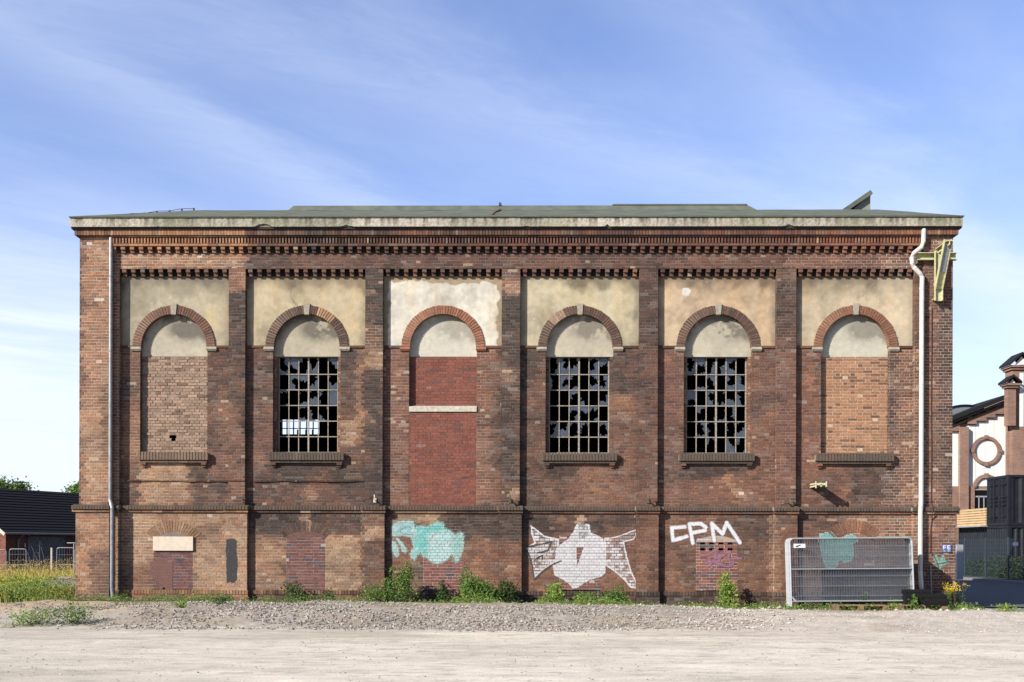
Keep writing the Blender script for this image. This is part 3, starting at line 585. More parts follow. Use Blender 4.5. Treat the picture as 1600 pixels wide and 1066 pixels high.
# ---- render panels with the arch cut out, lunettes, arches
PCOL = [((.37, .33, .245), .25), ((.45, .38, .255), .25), ((.62, .59, .51), .0), ((.47, .42, .295), .18), ((.50, .385, .26), .22), ((.48, .40, .28), .20)]
def panel_col(i, P):
    x, z = P[..., 0], P[..., 2]; base, st = PCOL[i]; base = np.array(base); a, b = BAYX[i]
    f1 = fbm(x * 1.1, z * 1.3, 50 + i, 5); f2 = fbm(x * 4, z * 1.2, 60 + i, 4); f3 = fbm(x * 9, z * 9, 70 + i, 3)
    c = base * (1 + (f1 - .5) * .85 + (fbm(x * 7, z * 7, 67 + i, 4) - .5) * .30 + (f3 - .5) * .22 + (fbm(x * 5, z * .8, 66 + i, 3) - .5) * .25)[..., None]
    c = lerp(c, c * np.array((1.03, .95, .84)), sst(.5, .68, f2)[..., None] * .6)
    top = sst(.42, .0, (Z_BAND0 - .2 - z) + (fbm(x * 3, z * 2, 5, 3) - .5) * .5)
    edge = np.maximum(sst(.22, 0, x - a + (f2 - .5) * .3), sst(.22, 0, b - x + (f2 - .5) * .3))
    if i == 2:
        e = (fbm(x * 5, z * 5, 8, 4) - .5) * .22
        ins = np.minimum(np.minimum(x - a - .12, b - x - .10) + e, (Z_BAND0 - .32 - z) + e + (fbm(x * 2, z * 0, 3, 2) - .5) * .2)
        o = lerp(np.array((.36, .28, .18)), np.array((.30, .235, .16)), f2[..., None])
        return lerp(o * (.8 + .4 * f3)[..., None], c, sst(0, .02, ins)[..., None])
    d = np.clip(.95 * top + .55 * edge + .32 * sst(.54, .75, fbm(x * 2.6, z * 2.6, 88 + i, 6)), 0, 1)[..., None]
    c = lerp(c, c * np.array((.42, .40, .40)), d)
    if i == 0:
        s = sst(.5, .72, fbm(x * 1.6 + 3, z * 1.9, 77, 4))[..., None]; c = lerp(c, np.array((.27, .235, .17)), s * .7)
        s = np.exp(-(((x - b + .5) / .25) ** 2 + ((z - Z_SPR - .65) / .45) ** 2))[..., None]; c = lerp(c, np.array((.52, .43, .26)), s)
    if i == 1:
        pts = [(a + .95, Z_BAND0 - .2), (a + 1.15, Z_BAND0 - .5), (a + 1.15, Z_BAND0 - .72), (a + 1.33, Z_BAND0 - .98), (a + 1.4, Z_BAND0 - 1.1)]
        c = lerp(c, np.array((.22, .17, .11)), (sst(.03, .008, dline(x + (f3 - .5) * .12, z, pts)) * .7)[..., None])
        s = np.exp(-(((x - b + 1.0) / .35) ** 2 + ((z - Z_BAND0 + .5) / .2) ** 2))[..., None]; c = lerp(c, np.array((.42, .34, .22)), s * .5)
    if i == 4:
        s = (((x - a - .75) ** 2 / .012 + (z - Z_BAND0 + .56) ** 2 / .012) < 1 + (f3 - .5))[..., None]; c = np.where(s, np.array((.62, .60, .56)), c)
    if i == 5:
        pts = [(a + 2.05, Z_BAND0 - .35), (a + 1.85, Z_BAND0 - .6), (a + 1.6, Z_BAND0 - .75)]
        c = lerp(c, np.array((.30, .22, .13)), (sst(.025, .006, dline(x + (f3 - .5) * .12, z, pts)) * .6)[..., None])
        s = sst(.9, .4, b - x + (f1 - .5))[..., None]; c = lerp(c, np.array((.50, .44, .33)), s * .6)
    # small pale chips
    ch = (fbm(x * 14, z * 14, 90 + i, 2) > .88)[..., None]; c = np.where(ch, lerp(c, np.array((.6, .55, .45)), .5), c)
    return c
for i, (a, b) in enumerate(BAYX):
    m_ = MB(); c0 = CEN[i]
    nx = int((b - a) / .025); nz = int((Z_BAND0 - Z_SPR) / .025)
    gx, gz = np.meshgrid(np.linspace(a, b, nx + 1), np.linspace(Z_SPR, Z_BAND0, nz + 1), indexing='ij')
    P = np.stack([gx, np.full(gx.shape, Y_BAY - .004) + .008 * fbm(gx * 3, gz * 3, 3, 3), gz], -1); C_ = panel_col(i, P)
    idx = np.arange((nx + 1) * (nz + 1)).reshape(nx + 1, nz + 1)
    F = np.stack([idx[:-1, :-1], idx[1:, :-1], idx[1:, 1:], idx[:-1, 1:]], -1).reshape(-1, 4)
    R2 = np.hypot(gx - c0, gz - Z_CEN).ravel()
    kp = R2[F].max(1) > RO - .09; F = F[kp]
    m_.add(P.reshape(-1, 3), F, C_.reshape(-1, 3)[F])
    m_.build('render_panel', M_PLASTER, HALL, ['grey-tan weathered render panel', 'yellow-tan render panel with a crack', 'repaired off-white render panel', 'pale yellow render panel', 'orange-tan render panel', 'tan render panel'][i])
    # ledge under the panel
    for (p, q) in ((a, c0 - RO), (c0 + RO, b)):
        if q - p > .05: l = MB(); l.box(p, q, Y_BAY - .03, Y_BAY + .02, Z_SPR - .045, Z_SPR + .012, cw((p + q) / 2, Z_SPR) * .8); l.build('ledge', M_BRICK, HALL)
    # lunette
    t = MB(); zb = Z(557.3, Y_INF, 500)
    n = 60
    gx, gz = np.meshgrid(np.linspace(c0 - OW, c0 + OW, n + 1), np.linspace(zb, Z_CEN + RI + .05, n + 1), indexing='ij')
    f1 = fbm(gx * 2.2, gz * 2.2, 110 + i, 5); f3 = fbm(gx * 12, gz * 12, 120 + i, 3)
    b0 = np.array([(.46, .42, .33), (.44, .395, .30), (.57, .545, .46), (.48, .435, .34), (.46, .425, .335), (.52, .495, .41)][i])
    C_ = b0 * (1 + (f1 - .5) * .35 + (f3 - .5) * .2)[..., None]
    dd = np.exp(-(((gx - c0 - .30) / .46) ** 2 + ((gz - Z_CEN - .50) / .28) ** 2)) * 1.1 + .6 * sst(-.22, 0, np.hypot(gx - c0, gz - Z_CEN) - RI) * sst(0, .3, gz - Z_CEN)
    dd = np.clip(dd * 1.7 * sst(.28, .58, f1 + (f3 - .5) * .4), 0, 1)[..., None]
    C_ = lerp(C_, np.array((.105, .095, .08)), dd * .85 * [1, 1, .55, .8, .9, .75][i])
    P = np.stack([gx, np.full(gx.shape, Y_INF - .003) + .006 * f1, gz], -1); t.grid(P, C_)
    t.box(c0 - OW, c0 + OW, Y_INF + .004, Y_INF + .16, zb, Z_CEN + RI + .05, (.34, .31, .25))
    t.build('lunette', M_PLASTER, HALL)
    # arch ring
    ar = MB(); stone = i != 2
    n = 44; key = 2 if stone else 0; a0 = .012
    def acol(k):
        x_ = np.array([c0 + math.cos(math.pi * (k + .5) / n) * RO]); r = rng.random()
        tone = [.50, .80, .06, .78, .75, .30][i]; c = lerp(np.array((.30, .135, .085)), np.array((.085, .06, .05)), np.clip(tone + (r - .5) * .35, 0, 1))
        if i == 2: c = np.array((.34, .145, .085)) * (.75 + .5 * rng.random())
        if i == 1 and 11 <= k <= 17: c = np.array((.46, .27, .16)) * (.8 + .4 * r)
        if i == 3 and 28 <= k <= 33: c = np.array((.40, .27, .19)) * (.8 + .4 * r)
        if i == 5: c = c * np.array((1.15, 1.05, .95))
        return c
    for k in range(n):
        if stone and k in (n // 2 - 1, n // 2): continue
        t0, t1 = math.pi * (k + .14) / n, math.pi * (k + .86) / n; yf = Y_BAY - .035 - rng.random() * .004; yb = Y_INF + .01
        ro = RO + (rng.random() - .5) * .012; v = []
        for yy in (yf, yb):
            for (r_, t_) in ((RI, t0), (ro, t0), (ro, t1), (RI, t1)): v.append((c0 + r_ * math.cos(t_), yy, Z_CEN + r_ * math.sin(t_)))
        ar.hexa(v, acol(k))
    N2 = 48; mcl = np.array([(.42, .34, .27), (.34, .28, .22), (.46, .33, .25), (.32, .26, .20), (.34, .28, .22), (.46, .36, .27)][i])
    v = []; F = []
    for k in range(N2 + 1):
        t_ = math.pi * k / N2
        for (r_, yy) in ((RI + .004, Y_INF + .01), (RI + .004, Y_BAY - .024), (RO - .006, Y_BAY - .024), (RO - .006, Y_BAY + .02)): v.append((c0 + r_ * math.cos(t_), yy, Z_CEN + r_ * math.sin(t_)))
    for k in range(N2):
        for j in range(3): F.append((k * 4 + j, k * 4 + j + 1, (k + 1) * 4 + j + 1, (k + 1) * 4 + j))
    ar.add(v, F, mcl); aro = ar.build('arch', M_BRICK, HALL)
    sc_col = (.37, .335, .265)
    if stone:
        ks = MB(); w0, w1 = .062, .085
        ks.hexa([(c0 - w0, Y_BAY - .06, Z_CEN + RI - .02), (c0 - w0, Y_INF, Z_CEN + RI - .02), (c0 + w0, Y_INF, Z_CEN + RI - .02), (c0 + w0, Y_BAY - .06, Z_CEN + RI - .02),
                 (c0 - w1, Y_BAY - .06, Z_CEN + RO + .04), (c0 - w1, Y_INF, Z_CEN + RO + .04), (c0 + w1, Y_INF, Z_CEN + RO + .04), (c0 + w1, Y_BAY - .06, Z_CEN + RO + .04)], sc_col)
        ks.build('keystone', M_CONC, aro)
    for s_ in (-1, 1):
        im = MB(); x0, x1 = sorted((c0 + s_ * (RI - .0), c0 + s_ * (RO + .05)))
        cc = sc_col if stone else (.30, .13, .08)
        z1 = Z_CEN + .0; z0 = Z_CEN - .115
        im.hexa([(x0 + .02, Y_BAY - .03, z0), (x0 + .02, Y_BAY + .03, z0), (x1 - .02, Y_BAY + .03, z0), (x1 - .02, Y_BAY - .03, z0),
                 (x0, Y_BAY - .065, z0 + .05), (x0, Y_BAY + .03, z0 + .05), (x1, Y_BAY + .03, z0 + .05), (x1, Y_BAY - .065, z0 + .05)], cc)
        im.hexa([(x0, Y_BAY - .065, z0 + .051), (x0, Y_BAY + .03, z0 + .051), (x1, Y_BAY + .03, z0 + .051), (x1, Y_BAY - .065, z0 + .051),
                 (x0 + .01, Y_BAY - .04, z1), (x0 + .01, Y_BAY + .03, z1), (x1 - .01, Y_BAY + .03, z1), (x1 - .01, Y_BAY - .04, z1)], cc)
        im.build('impost', M_CONC, aro)

# ---- what fills each tall opening
ZL = Z(557.3, Y_INF, 500)
f1_, m1_ = flat_col((.375, .255, .185), .22, (.22, .14, .10), .14, (.30, .235, .18))
f6_, m6_ = flat_col((.39, .195, .110), .20, (.19, .095, .065), .16, (.58, .45, .32))
f3_, m3_ = flat_col((.235, .082, .058), .15, (.17, .08, .068), .12, (.27, .15, .12))
inf = MB(); hx, hz = X(271, Y_INF), Z(683, Y_INF)
lay_x(inf, CEN[0] - OW, CEN[0] + OW, Z_SILL - .06, ZL, Y_INF, col=f1_, mcol=m1_, rough=.4, jit=.005, pit=.077, holes=[(hx - .10, hx + .08, hz - .03, hz + .03), (hx - .045, hx + .06, hz - .085, hz + .06)])
inf.box(hx - .4, hx + .4, Y_INF + .14, Y_INF + .16, hz - .3, hz + .3, (.01, .008, .007)); inf.build('blocked_window', M_BRICK, HALL, 'window opening filled with rough buff brick with a hole')
inf = MB(); lay_x(inf, CEN[5] - OW, CEN[5] + OW, Z_SILL - .06, ZL, Y_INF, col=f6_, mcol=m6_, bond='flemish', mj=.017, pit=.0785); inf.build('blocked_window', M_BRICK, HALL, 'window opening filled with neat orange brick')
inf = MB(); lay_x(inf, CEN[2] - OW, CEN[2] + OW, Z(634, Y_BAY, 690), ZL, Y_INF, col=f3_, mcol=m3_, bond='flemish', mj=.010)
lay_x(inf, CEN[2] - OW, CEN[2] + OW, Z_STR1 - .02, Z_MID3, Y_BAY + .006, col=f3_, mcol=m3_, bond='flemish', mj=.010); inf.build('blocked_window', M_BRICK, HALL, 'tall opening filled with smooth dark red brick')
s3 = MB(); zA, zB = Z(643.5, Y_BAY, 690), Z(634.5, Y_BAY, 690)
s3.hexa([(CEN[2] - OW, Y_BAY - .03, zA), (CEN[2] - OW, Y_INF, zA), (CEN[2] + OW, Y_INF, zA), (CEN[2] + OW, Y_BAY - .03, zA),
         (CEN[2] - OW, Y_BAY - .03, zB - .02), (CEN[2] - OW, Y_INF, zB + .02), (CEN[2] + OW, Y_INF, zB + .02), (CEN[2] + OW, Y_BAY - .03, zB - .02)], (.55, .52, .44))
s3.build('concrete_sill', M_CONC, HALL)
WZ0 = Z(707, Y_WIN, 500); GW = .80
WIN = {1: CEN[1], 3: CEN[3], 4: CEN[4]}
def shard(mb, x0, x1, z0, z1, y, mode):
    w_, h_ = x1 - x0, z1 - z0
    if mode == 'full': mb.box(x0, x1, y, y + .004, z0, z1); return
    n = 30; off = (rng.random() - .5) * w_ * .7, (rng.random() - .5) * h_ * .7
    cx, cz = (x0 + x1) / 2 + off[0], (z0 + z1) / 2 + off[1]; R0 = min(w_, h_) * ((.50 + .22 * rng.random()) if mode == 'most' else (.28 + .20 * rng.random()))
    ph = rng.random(3) * 6.28; pts = []
    for k in range(n):
        t = k / n * 2 * math.pi
        r = R0 * (1 + .28 * math.sin(2 * t + ph[0]) + .18 * math.sin(3 * t + ph[1]) + (rng.random() - .5) * .62 + (.45 if rng.random() < .12 else 0)); r *= 1.0 + .45 * abs(math.sin(t))
        dx, dz = math.cos(t), math.sin(t); m1 = ((x1 - cx) if dx > 0 else (x0 - cx)) / dx if abs(dx) > 1e-6 else 9; m2 = ((z1 - cz) if dz > 0 else (z0 - cz)) / dz if abs(dz) > 1e-6 else 9
        ro = min(m1, m2); pts.append((cx, cz, dx, dz, min(r, ro), ro))
    for k in range(n):
        a, b = pts[k], pts[(k + 1) % n]
        if a[5] - a[4] < .012 and b[5] - b[4] < .012: continue
        v = [(a[0] + a[2] * a[4], y, a[1] + a[3] * a[4]), (a[0] + a[2] * a[5], y, a[1] + a[3] * a[5]), (b[0] + b[2] * b[5], y, b[1] + b[3] * b[5]), (b[0] + b[2] * b[4], y, b[1] + b[3] * b[4])]
        mb.add(v + [(p, q + .004, r_) for p, q, r_ in v], [[0, 3, 2, 1], [4, 5, 6, 7], [0, 4, 7, 3]])
PANES = {1: ["mpmmem", "eppmee", "memmmf", "eemmme", "eeeeee", "eeeeee"], 3: ["mpmepm", "mpmepp", "eemeee", "eepmme", "ppmmem", "eeeeee"], 4: ["ppmmpe", "emmemp", "pepemm", "emmmee", "emmemm", "eemepm"]}
for i, c in WIN.items():
    xa, xb = c - GW, c + GW; ja, jb = c - OW, c + OW
    m_ = MB(); jc, jm = (None, None)
    k_ = dict(col=flat_col((.24, .11, .07), .25, (.4, .22, .13), .3)[0]) if i != 3 else {}
    for (p, q, e_, f_) in ((ja, xa, xa, 1), (xb, jb, xb, -1)):
        m_ = MB(); lay_x(m_, p, q, Z_SILL - .06, ZL, Y_INF + .002, **k_); lay_side(m_, e_, Y_INF, Y_WIN + .1, Z_SILL - .06, ZL, f_); m_.build('window_jamb', M_BRICK, HALL)
    fr = MB(); y0, y1 = Y_WIN - .012, Y_WIN + .022; fc = (.40, .37, .31)
    zb_, zt_ = WZ0, Z(558.5, Y_WIN, 500); rows = [zt_, Z(585.2, Y_WIN, 500)]; rows += list(np.linspace(rows[1], zb_, 6)[1:]); cols = np.linspace(xa + .02, xb - .02, 7)
    for k, xx in enumerate(cols):
        wd = .030 if k in (0, 3, 6) else .020; wd = .04 if k == 3 else wd; fr.box(xx - wd / 2, xx + wd / 2, y0, y1, zb_ - .02, zt_ + .02, fc)
    for k, zz_ in enumerate(rows): fr.box(xa + .004, xb - .004, y0 - .004, y1 - .004, zz_ - .011, zz_ + .011, fc)
    wo_ = fr.build('window', mat_plain('peeling_window_bars', (.42, .39, .33), rough=.8, var=.35, vscale=25, col2=(.20, .15, .11)) if 'peeling_window_bars' not in MATS else MATS['peeling_window_bars'], HALL, 'steel lattice window with most of its panes smashed')
    gl = MB()
    for r in range(6):
        for k in range(6):
            ch = PANES[i][r][k]; mode = {'e': None, 'm': 'most', 'p': 'some', 'f': 'full'}[ch]
            if mode is None and r < 4 and rng.random() < .3: mode = 'most'
            if mode: shard(gl, cols[k] + .012, cols[k + 1] - .012, rows[r + 1] + .008, rows[r] - .008, Y_WIN + .006, mode)
    gl.build('glass', M_GLASS, wo_)
# ---- sills
SPX = [(215, 325), (418.7, 537.2), None, (846.9, 964.6), (1061, 1179.5), (1274.5, 1397.5)]
for i, s_ in enumerate(SPX):
    if s_ is None: continue
    m_ = MB(); a, b = X(s_[0], .015, 715), X(s_[1], .015, 715); z1, z0 = Z(709.5, 0.015, 500), Z(719, .015, 500)
    tone = (.105, .09, .072) if i else (.20, .15, .11)
    def sf(x, z): return lerp(wall_col(x, z), np.array(tone), .75)
    blocks(m_, a, b, z0, z1 + .055, .005, .07, .080, .062, slope=.02, fcol=sf)
    m_.hexa([(a + .01, .022, z0 + .006), (a + .01, Y_INF + .06, z0 + .006), (b - .01, Y_INF + .06, z0 + .006), (b - .01, .022, z0 + .006),
             (a + .01, .022, z1 - .026), (a + .01, Y_INF + .06, z1 + .062), (b - .01, Y_INF + .06, z1 + .062), (b - .01, .016, z1 + .010)], (.40, .37, .30))
    n = 7; e = np.linspace(a + .04, b - .04, n + 1)
    for k in range(n): m_.box(e[k] + .004, e[k + 1] - .004, .05, Y_BAY + .02, z0 - .065, z0 - .008, sf(np.array([e[k]]), np.array([z0]))[0])
    m_.box(a + .05, b - .05, .07, Y_BAY + .02, z0 - .06, z0 + .01, (.07, .055, .045))
    for s2 in (-1, 1):
        xc = a + .13 if s2 < 0 else b - .13
        m_.box(xc - .065, xc + .065, .055, Y_BAY + .02, z0 - .125, z0 - .067, cw(xc, z0 - .1)); m_.box(xc - .045, xc + .045, .095, Y_BAY + .02, z0 - .18, z0 - .127, cw(xc, z0 - .15))
    m_.build('sill', M_BRICK, HALL)

# ---- concrete fascia, roof
fa = MB(); xa, xb = XL - .17, XR + .17
nx = 700; gx = np.linspace(xa, xb, nx + 1); lev = np.linspace(0, 1, 9)
GX, GZ = np.meshgrid(gx, lev, indexing='ij')
chip = np.zeros(nx + 1)
for px_, wd, dp in ((411, 14, .75), (541, 12, .35), (949, 4, .6), (1232, 9, .35), (822, 6, .15), (246, 2, .2)):
    xc = X(px_, -.3, 350); chip = np.maximum(chip, dp * np.clip(1 - np.abs(gx - xc) / (wd / 60), 0, 1) * (.6 + .6 * vn(gx * 14, gx * 0, 4)))
chip = np.clip(chip + (fbm(gx * 6, gx * 0, 7, 3) - .5) * .06, 0, .8)
zb = Z_FA0 + (Z_FA1 - Z_FA0) * chip * .55
ZZ = zb[:, None] + (Z_FA1 - zb)[:, None] * GZ
f1 = fbm(GX * 1.3, ZZ * 2, 200, 4); f2 = fbm(GX * 14, ZZ * 1.2, 201, 4); f3 = fbm(GX * 22, ZZ * 22, 202, 2)
tone = sst(.2, .8, fbm(GX * .35, ZZ * 0, 203, 3))
C_ = lerp(np.array((.33, .32, .25)), np.array((.52, .48, .40)), tone[..., None]) * (1 + (f1 - .5) * .4)[..., None]
drk = np.clip(sst(.40, .68, f2) * (.25 + .9 * GZ) + sst(.82, 1, GZ) * sst(.3, .6, f3) * .7 + sst(.66, .8, f3) * .4, 0, 1)
C_ = lerp(C_, np.array((.085, .08, .06)), (drk * .85)[..., None])
mos = sst(.5, .7, fbm(GX * .8, ZZ, 205, 3))[..., None] * .35; C_ = lerp(C_, np.array((.26, .27, .16)), mos)
P = np.stack([GX, np.full(GX.shape, -.30) + .012 * f3 + .0 * GX, ZZ], -1); fa.grid(P, C_)
v = []; F = []
for k in range(nx + 1): v += [(gx[k], -.30, zb[k]), (gx[k], -.02, zb[k] if chip[k] < .1 else Z_FA0 + .004)]
fa.add(v, [(2 * k + 1, 2 * k, 2 * k + 2, 2 * k + 3) for k in range(nx)], (.20, .18, .14))
fa.box(xa, xb, -.26, .3, Z_FA0 + .003, Z_FA1 - .004, (.22, .2, .16))
for xx0, xx1 in ((xa, xa + .3), (xb - .3, xb)): fa.box(xx0 + .002, xx1 - .002, -.285, DEPTH + .3, Z_FA0 + .002, Z_FA1 - .002, (.36, .34, .27))
fa.box(xa, xb, DEPTH, DEPTH + .3, Z_FA0, Z_FA1, (.36, .34, .27))
fa.box(xa - .02, xb + .02, -.325, -.1, Z_FA1 - .012, Z_FA1 + .018, (.13, .14, .10))
fa.build('concrete_fascia', M_CONC, HALL)
rf = MB(); Yt = 2.9; zt = Z(328.6, Yt, 600)
A = [(xa - .03, -.33, Z_FA1 + .01), (xb + .03, -.33, Z_FA1 + .01), (xb + .03, DEPTH + .3, Z_FA1 + .01), (xa - .03, DEPTH + .3, Z_FA1 + .01)]
tl, tr_ = X(303, Yt, 329), X(1372, Yt, 329)
nx_ = 60; xs_b = np.linspace(A[0][0], A[1][0], nx_); xs_t = np.linspace(tl, tr_, nx_); v = []; 
for j in range(9):
    s_ = j / 8
    for k in range(nx_):
        xx = lerp(xs_b[k], xs_t[k], s_); v.append((xx, lerp(-.33, Yt, s_), lerp(Z_FA1 + .01, zt, s_) + (0 if j == 0 else .03 * (float(fbm(xx * 1.2, s_ * 3, 300, 3)) - .5))))
rf.add(v, [(j * nx_ + k, j * nx_ + k + 1, (j + 1) * nx_ + k + 1, (j + 1) * nx_ + k) for j in range(8) for k in range(nx_ - 1)])
B_ = [(tl, Yt, zt), (tr_, Yt, zt), (tr_, DEPTH - 3, zt), (tl, DEPTH - 3, zt)]
rf.add(A + B_, [(1, 2, 6, 5), (2, 3, 7, 6), (3, 0, 4, 7), (4, 5, 6, 7)])
roof = rf.build('roof', M_FELT, HALL)
ln = MB(); Yl = 3.3; l0, l1 = X(446, Yl, 329), X(1190, Yl, 329); zl = Z(321.2, Yl, 800)
ln.hexa([(l0, Yl - .25, zt - .05), (l0, 8, zt - .05), (l1, 8, zt - .05), (l1, Yl - .25, zt - .05), (l0 + .24, Yl, zl), (l0 + .24, 8, zl), (l1 - .4, 8, zl), (l1 - .4, Yl, zl)])
lm = X(957, Yl, 321); ln.box(lm, l1 - .42, Yl - .02, 7.9, zl, zl + .035)
ln.build('roof_lantern', M_FELT, roof)
dm = MB(); Yd = 3.2; dx0, dx1, dx2 = X(1322, Yd, 328), X(1350, Yd, 300), X(1360, Yd, 300); zd0, zd1 = zt - .03, Z(299, Yd, 1360)
for (ya, yb) in ((Yd, Yd + 1.6),):
    v = [(dx0 + .05, ya, zd0), (dx0 + .05, yb, zd0), (dx2, yb, zd0), (dx2, ya, zd0), (dx2 - .04, ya, zd1 - .12), (dx2 - .04, yb, zd1 - .12), (dx2, yb, zd1 - .1), (dx2, ya, zd1 - .1)]
    dm.hexa(v)
hatch = dm.build('roof_hatch', mat_plain('grey_green_hatch', (.28, .30, .27), rough=.9), roof)
ds = MB(); ds.bar((dx0 - .15, Yd + .75, zd0 + .02), (dx2 + .0, Yd + .75, zd1 - .05), 1.75, .12, up=(0, 0, 1)); ds.build('hatch_lid', M_FELT, hatch)
# lightning wire with small holders along the left hip
wr = MB(); prev = []
for k in range(9):
    s_ = k / 8; x_ = lerp(xa + .35, tl, s_); y_ = lerp(.1, Yt, s_); z_ = lerp(Z_FA1 + .09, zt + .05, s_); prev.append((x_, y_, z_ + (.03 if k % 2 else 0)))
    wr.box(x_ - .02, x_ + .02, y_ - .02, y_ + .02, z_ - .1, z_ + .02)
wr.tube(prev, .008, 5); xm = X(781, Yl, 322)
wr.tube([(xm, Yl, zl - .02), (xm, Yl, zl + .10)], .015, 5); wr.box(xm - .28, xm + .28, Yl - .03, Yl - .01, zl - .055, zl - .03); wr.box(xm - .03, xm + .05, Yl - .04, Yl + .02, zl - .01, zl + .07)
xm = X(775, .6, 334); wr.tube([(xm - .12, .3, Z_FA1 + .22), (xm, .35, Z_FA1 + .34), (xm + .13, .4, Z_FA1 + .40)], .035, 6)
wr.build('lightning_wire', M_RUST, HALL)

# ---- dark inside: floor, back wall with a clerestory, ceiling
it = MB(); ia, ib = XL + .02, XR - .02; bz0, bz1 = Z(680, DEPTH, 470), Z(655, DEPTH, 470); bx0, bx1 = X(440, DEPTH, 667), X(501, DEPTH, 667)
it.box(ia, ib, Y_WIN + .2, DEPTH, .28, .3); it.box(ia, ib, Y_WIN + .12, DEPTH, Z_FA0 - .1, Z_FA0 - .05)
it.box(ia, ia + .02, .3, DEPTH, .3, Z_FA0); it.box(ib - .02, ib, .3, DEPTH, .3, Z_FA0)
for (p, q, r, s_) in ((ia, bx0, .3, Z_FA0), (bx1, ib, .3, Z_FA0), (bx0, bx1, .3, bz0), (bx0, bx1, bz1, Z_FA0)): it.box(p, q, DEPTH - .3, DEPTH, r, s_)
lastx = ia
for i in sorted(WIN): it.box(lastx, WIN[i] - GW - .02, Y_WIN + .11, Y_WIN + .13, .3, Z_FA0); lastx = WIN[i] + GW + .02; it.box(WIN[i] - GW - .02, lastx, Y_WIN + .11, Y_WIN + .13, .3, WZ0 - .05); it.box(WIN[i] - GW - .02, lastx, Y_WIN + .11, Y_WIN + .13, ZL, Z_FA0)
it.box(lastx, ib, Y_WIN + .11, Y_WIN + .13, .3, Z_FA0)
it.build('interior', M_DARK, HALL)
bw = MB()
for t in np.linspace(0, 1, 7): bw.box(lerp(bx0, bx1, t) - .02, lerp(bx0, bx1, t) + .02, DEPTH - .2, DEPTH - .17, bz0, bz1)
bw.box(bx0, bx1, DEPTH - .2, DEPTH - .17, lerp(bz0, bz1, .38) - .015, lerp(bz0, bz1, .38) + .015)
for t in (.42, .63, .80): bw.box(lerp(bx0, bx1, t), lerp(bx0, bx1, t) + .06, DEPTH - .2, DEPTH - .17, bz0, bz0 + .18)
bw.build('rear_window', M_RUST, HALL)
bk = MB(); bk.box(XL, bx0, DEPTH, DEPTH + .2, 0, Z_FA0, (.2, .09, .06)); bk.box(bx1, XR, DEPTH, DEPTH + .2, 0, Z_FA0, (.2, .09, .06)); bk.box(bx0, bx1, DEPTH, DEPTH + .2, 0, bz0, (.2, .09, .06)); bk.box(bx0, bx1, DEPTH, DEPTH + .2, bz1, Z_FA0, (.2, .09, .06))
bk.build('rear_wall', M_BRICK, HALL)

# ---- segmental relieving arches over the small low openings
def seg_arch(xc, zc, r0, r1, a0, a1, n, cols, y, cr=(.3, .3)):
    m_ = MB()
    for k in range(n):
        t0, t1 = lerp(a0, a1, (k + .12) / n), lerp(a0, a1, (k + .88) / n); v = []
        for yy in (y - .0075, y + .02):
            for (r_, t_) in ((r0, t0), (r1, t0), (r1, t1), (r0, t1)): v.append((xc + r_ * math.sin(t_), yy, zc + r_ * math.cos(t_)))
        m_.hexa(v, lerp(cw(xc + r1 * math.sin(t0), zc + r0), np.array(cols[k % len(cols)]), .35) * (.8 + .4 * rng.random()))
    return m_.build('relieving_arch', M_BRICK, HALL)
seg_arch(X(270, Y_LB, 830), ZP(868, 270), .62, .92, -.92, .92, 20, [(.36, .19, .10), (.22, .15, .11)], Y_LB)
seg_arch(X(478, Y_LB, 830), ZP(868, 478), .62, .90, -.85, .85, 18, [(.10, .07, .055), (.13, .08, .06)], Y_LB + .004)
seg_arch(X(1334, Y_LB, 830), ZP(868, 1334), .60, .92, -.85, .85, 18, [(.32, .15, .10), (.26, .13, .09)], Y_LB)
def cap(i, px0, px1, top, base_, colr):
    x0, x1 = XP(px0), XP(px1); xm = (x0 + x1) / 2; m_ = MB(); n = 16; v = []
    for k in range(n + 1):
        t = k / n * 2 - 1; v += [(lerp(x0, x1, k / n), Y_LB - .0042, ZP(base_, xm)), (lerp(x0, x1, k / n), Y_LB - .0042, ZP(base_ - (base_ - top) * (1 - t * t), 700))]
    m_.add(v + [(p, q + .02, r) for p, q, r in v], [(2 * k, 2 * k + 2, 2 * k + 3, 2 * k + 1) for k in range(n)] + [(2 * k + 1, 2 * k + 3, 2 * k + 3 + 2 * n + 2, 2 * k + 1 + 2 * n + 2) for k in range(n)], colr)
    m_.build('arch_infill', M_CONC, HALL)
cap(1, 448, 507, 831, 838, (.15, .08, .068)); cap(2, 662, 722, 831, 836, (.17, .10, .085)); cap(3, 875, 937, 831, 836, (.19, .09, .072)); cap(4, 1088, 1152, 836, 844, (.42, .33, .27)); cap(0, 244, 298, 831, 838, (.22, .18, .16)); cap(5, 1303, 1365, 833, 844, (.28, .16, .12))

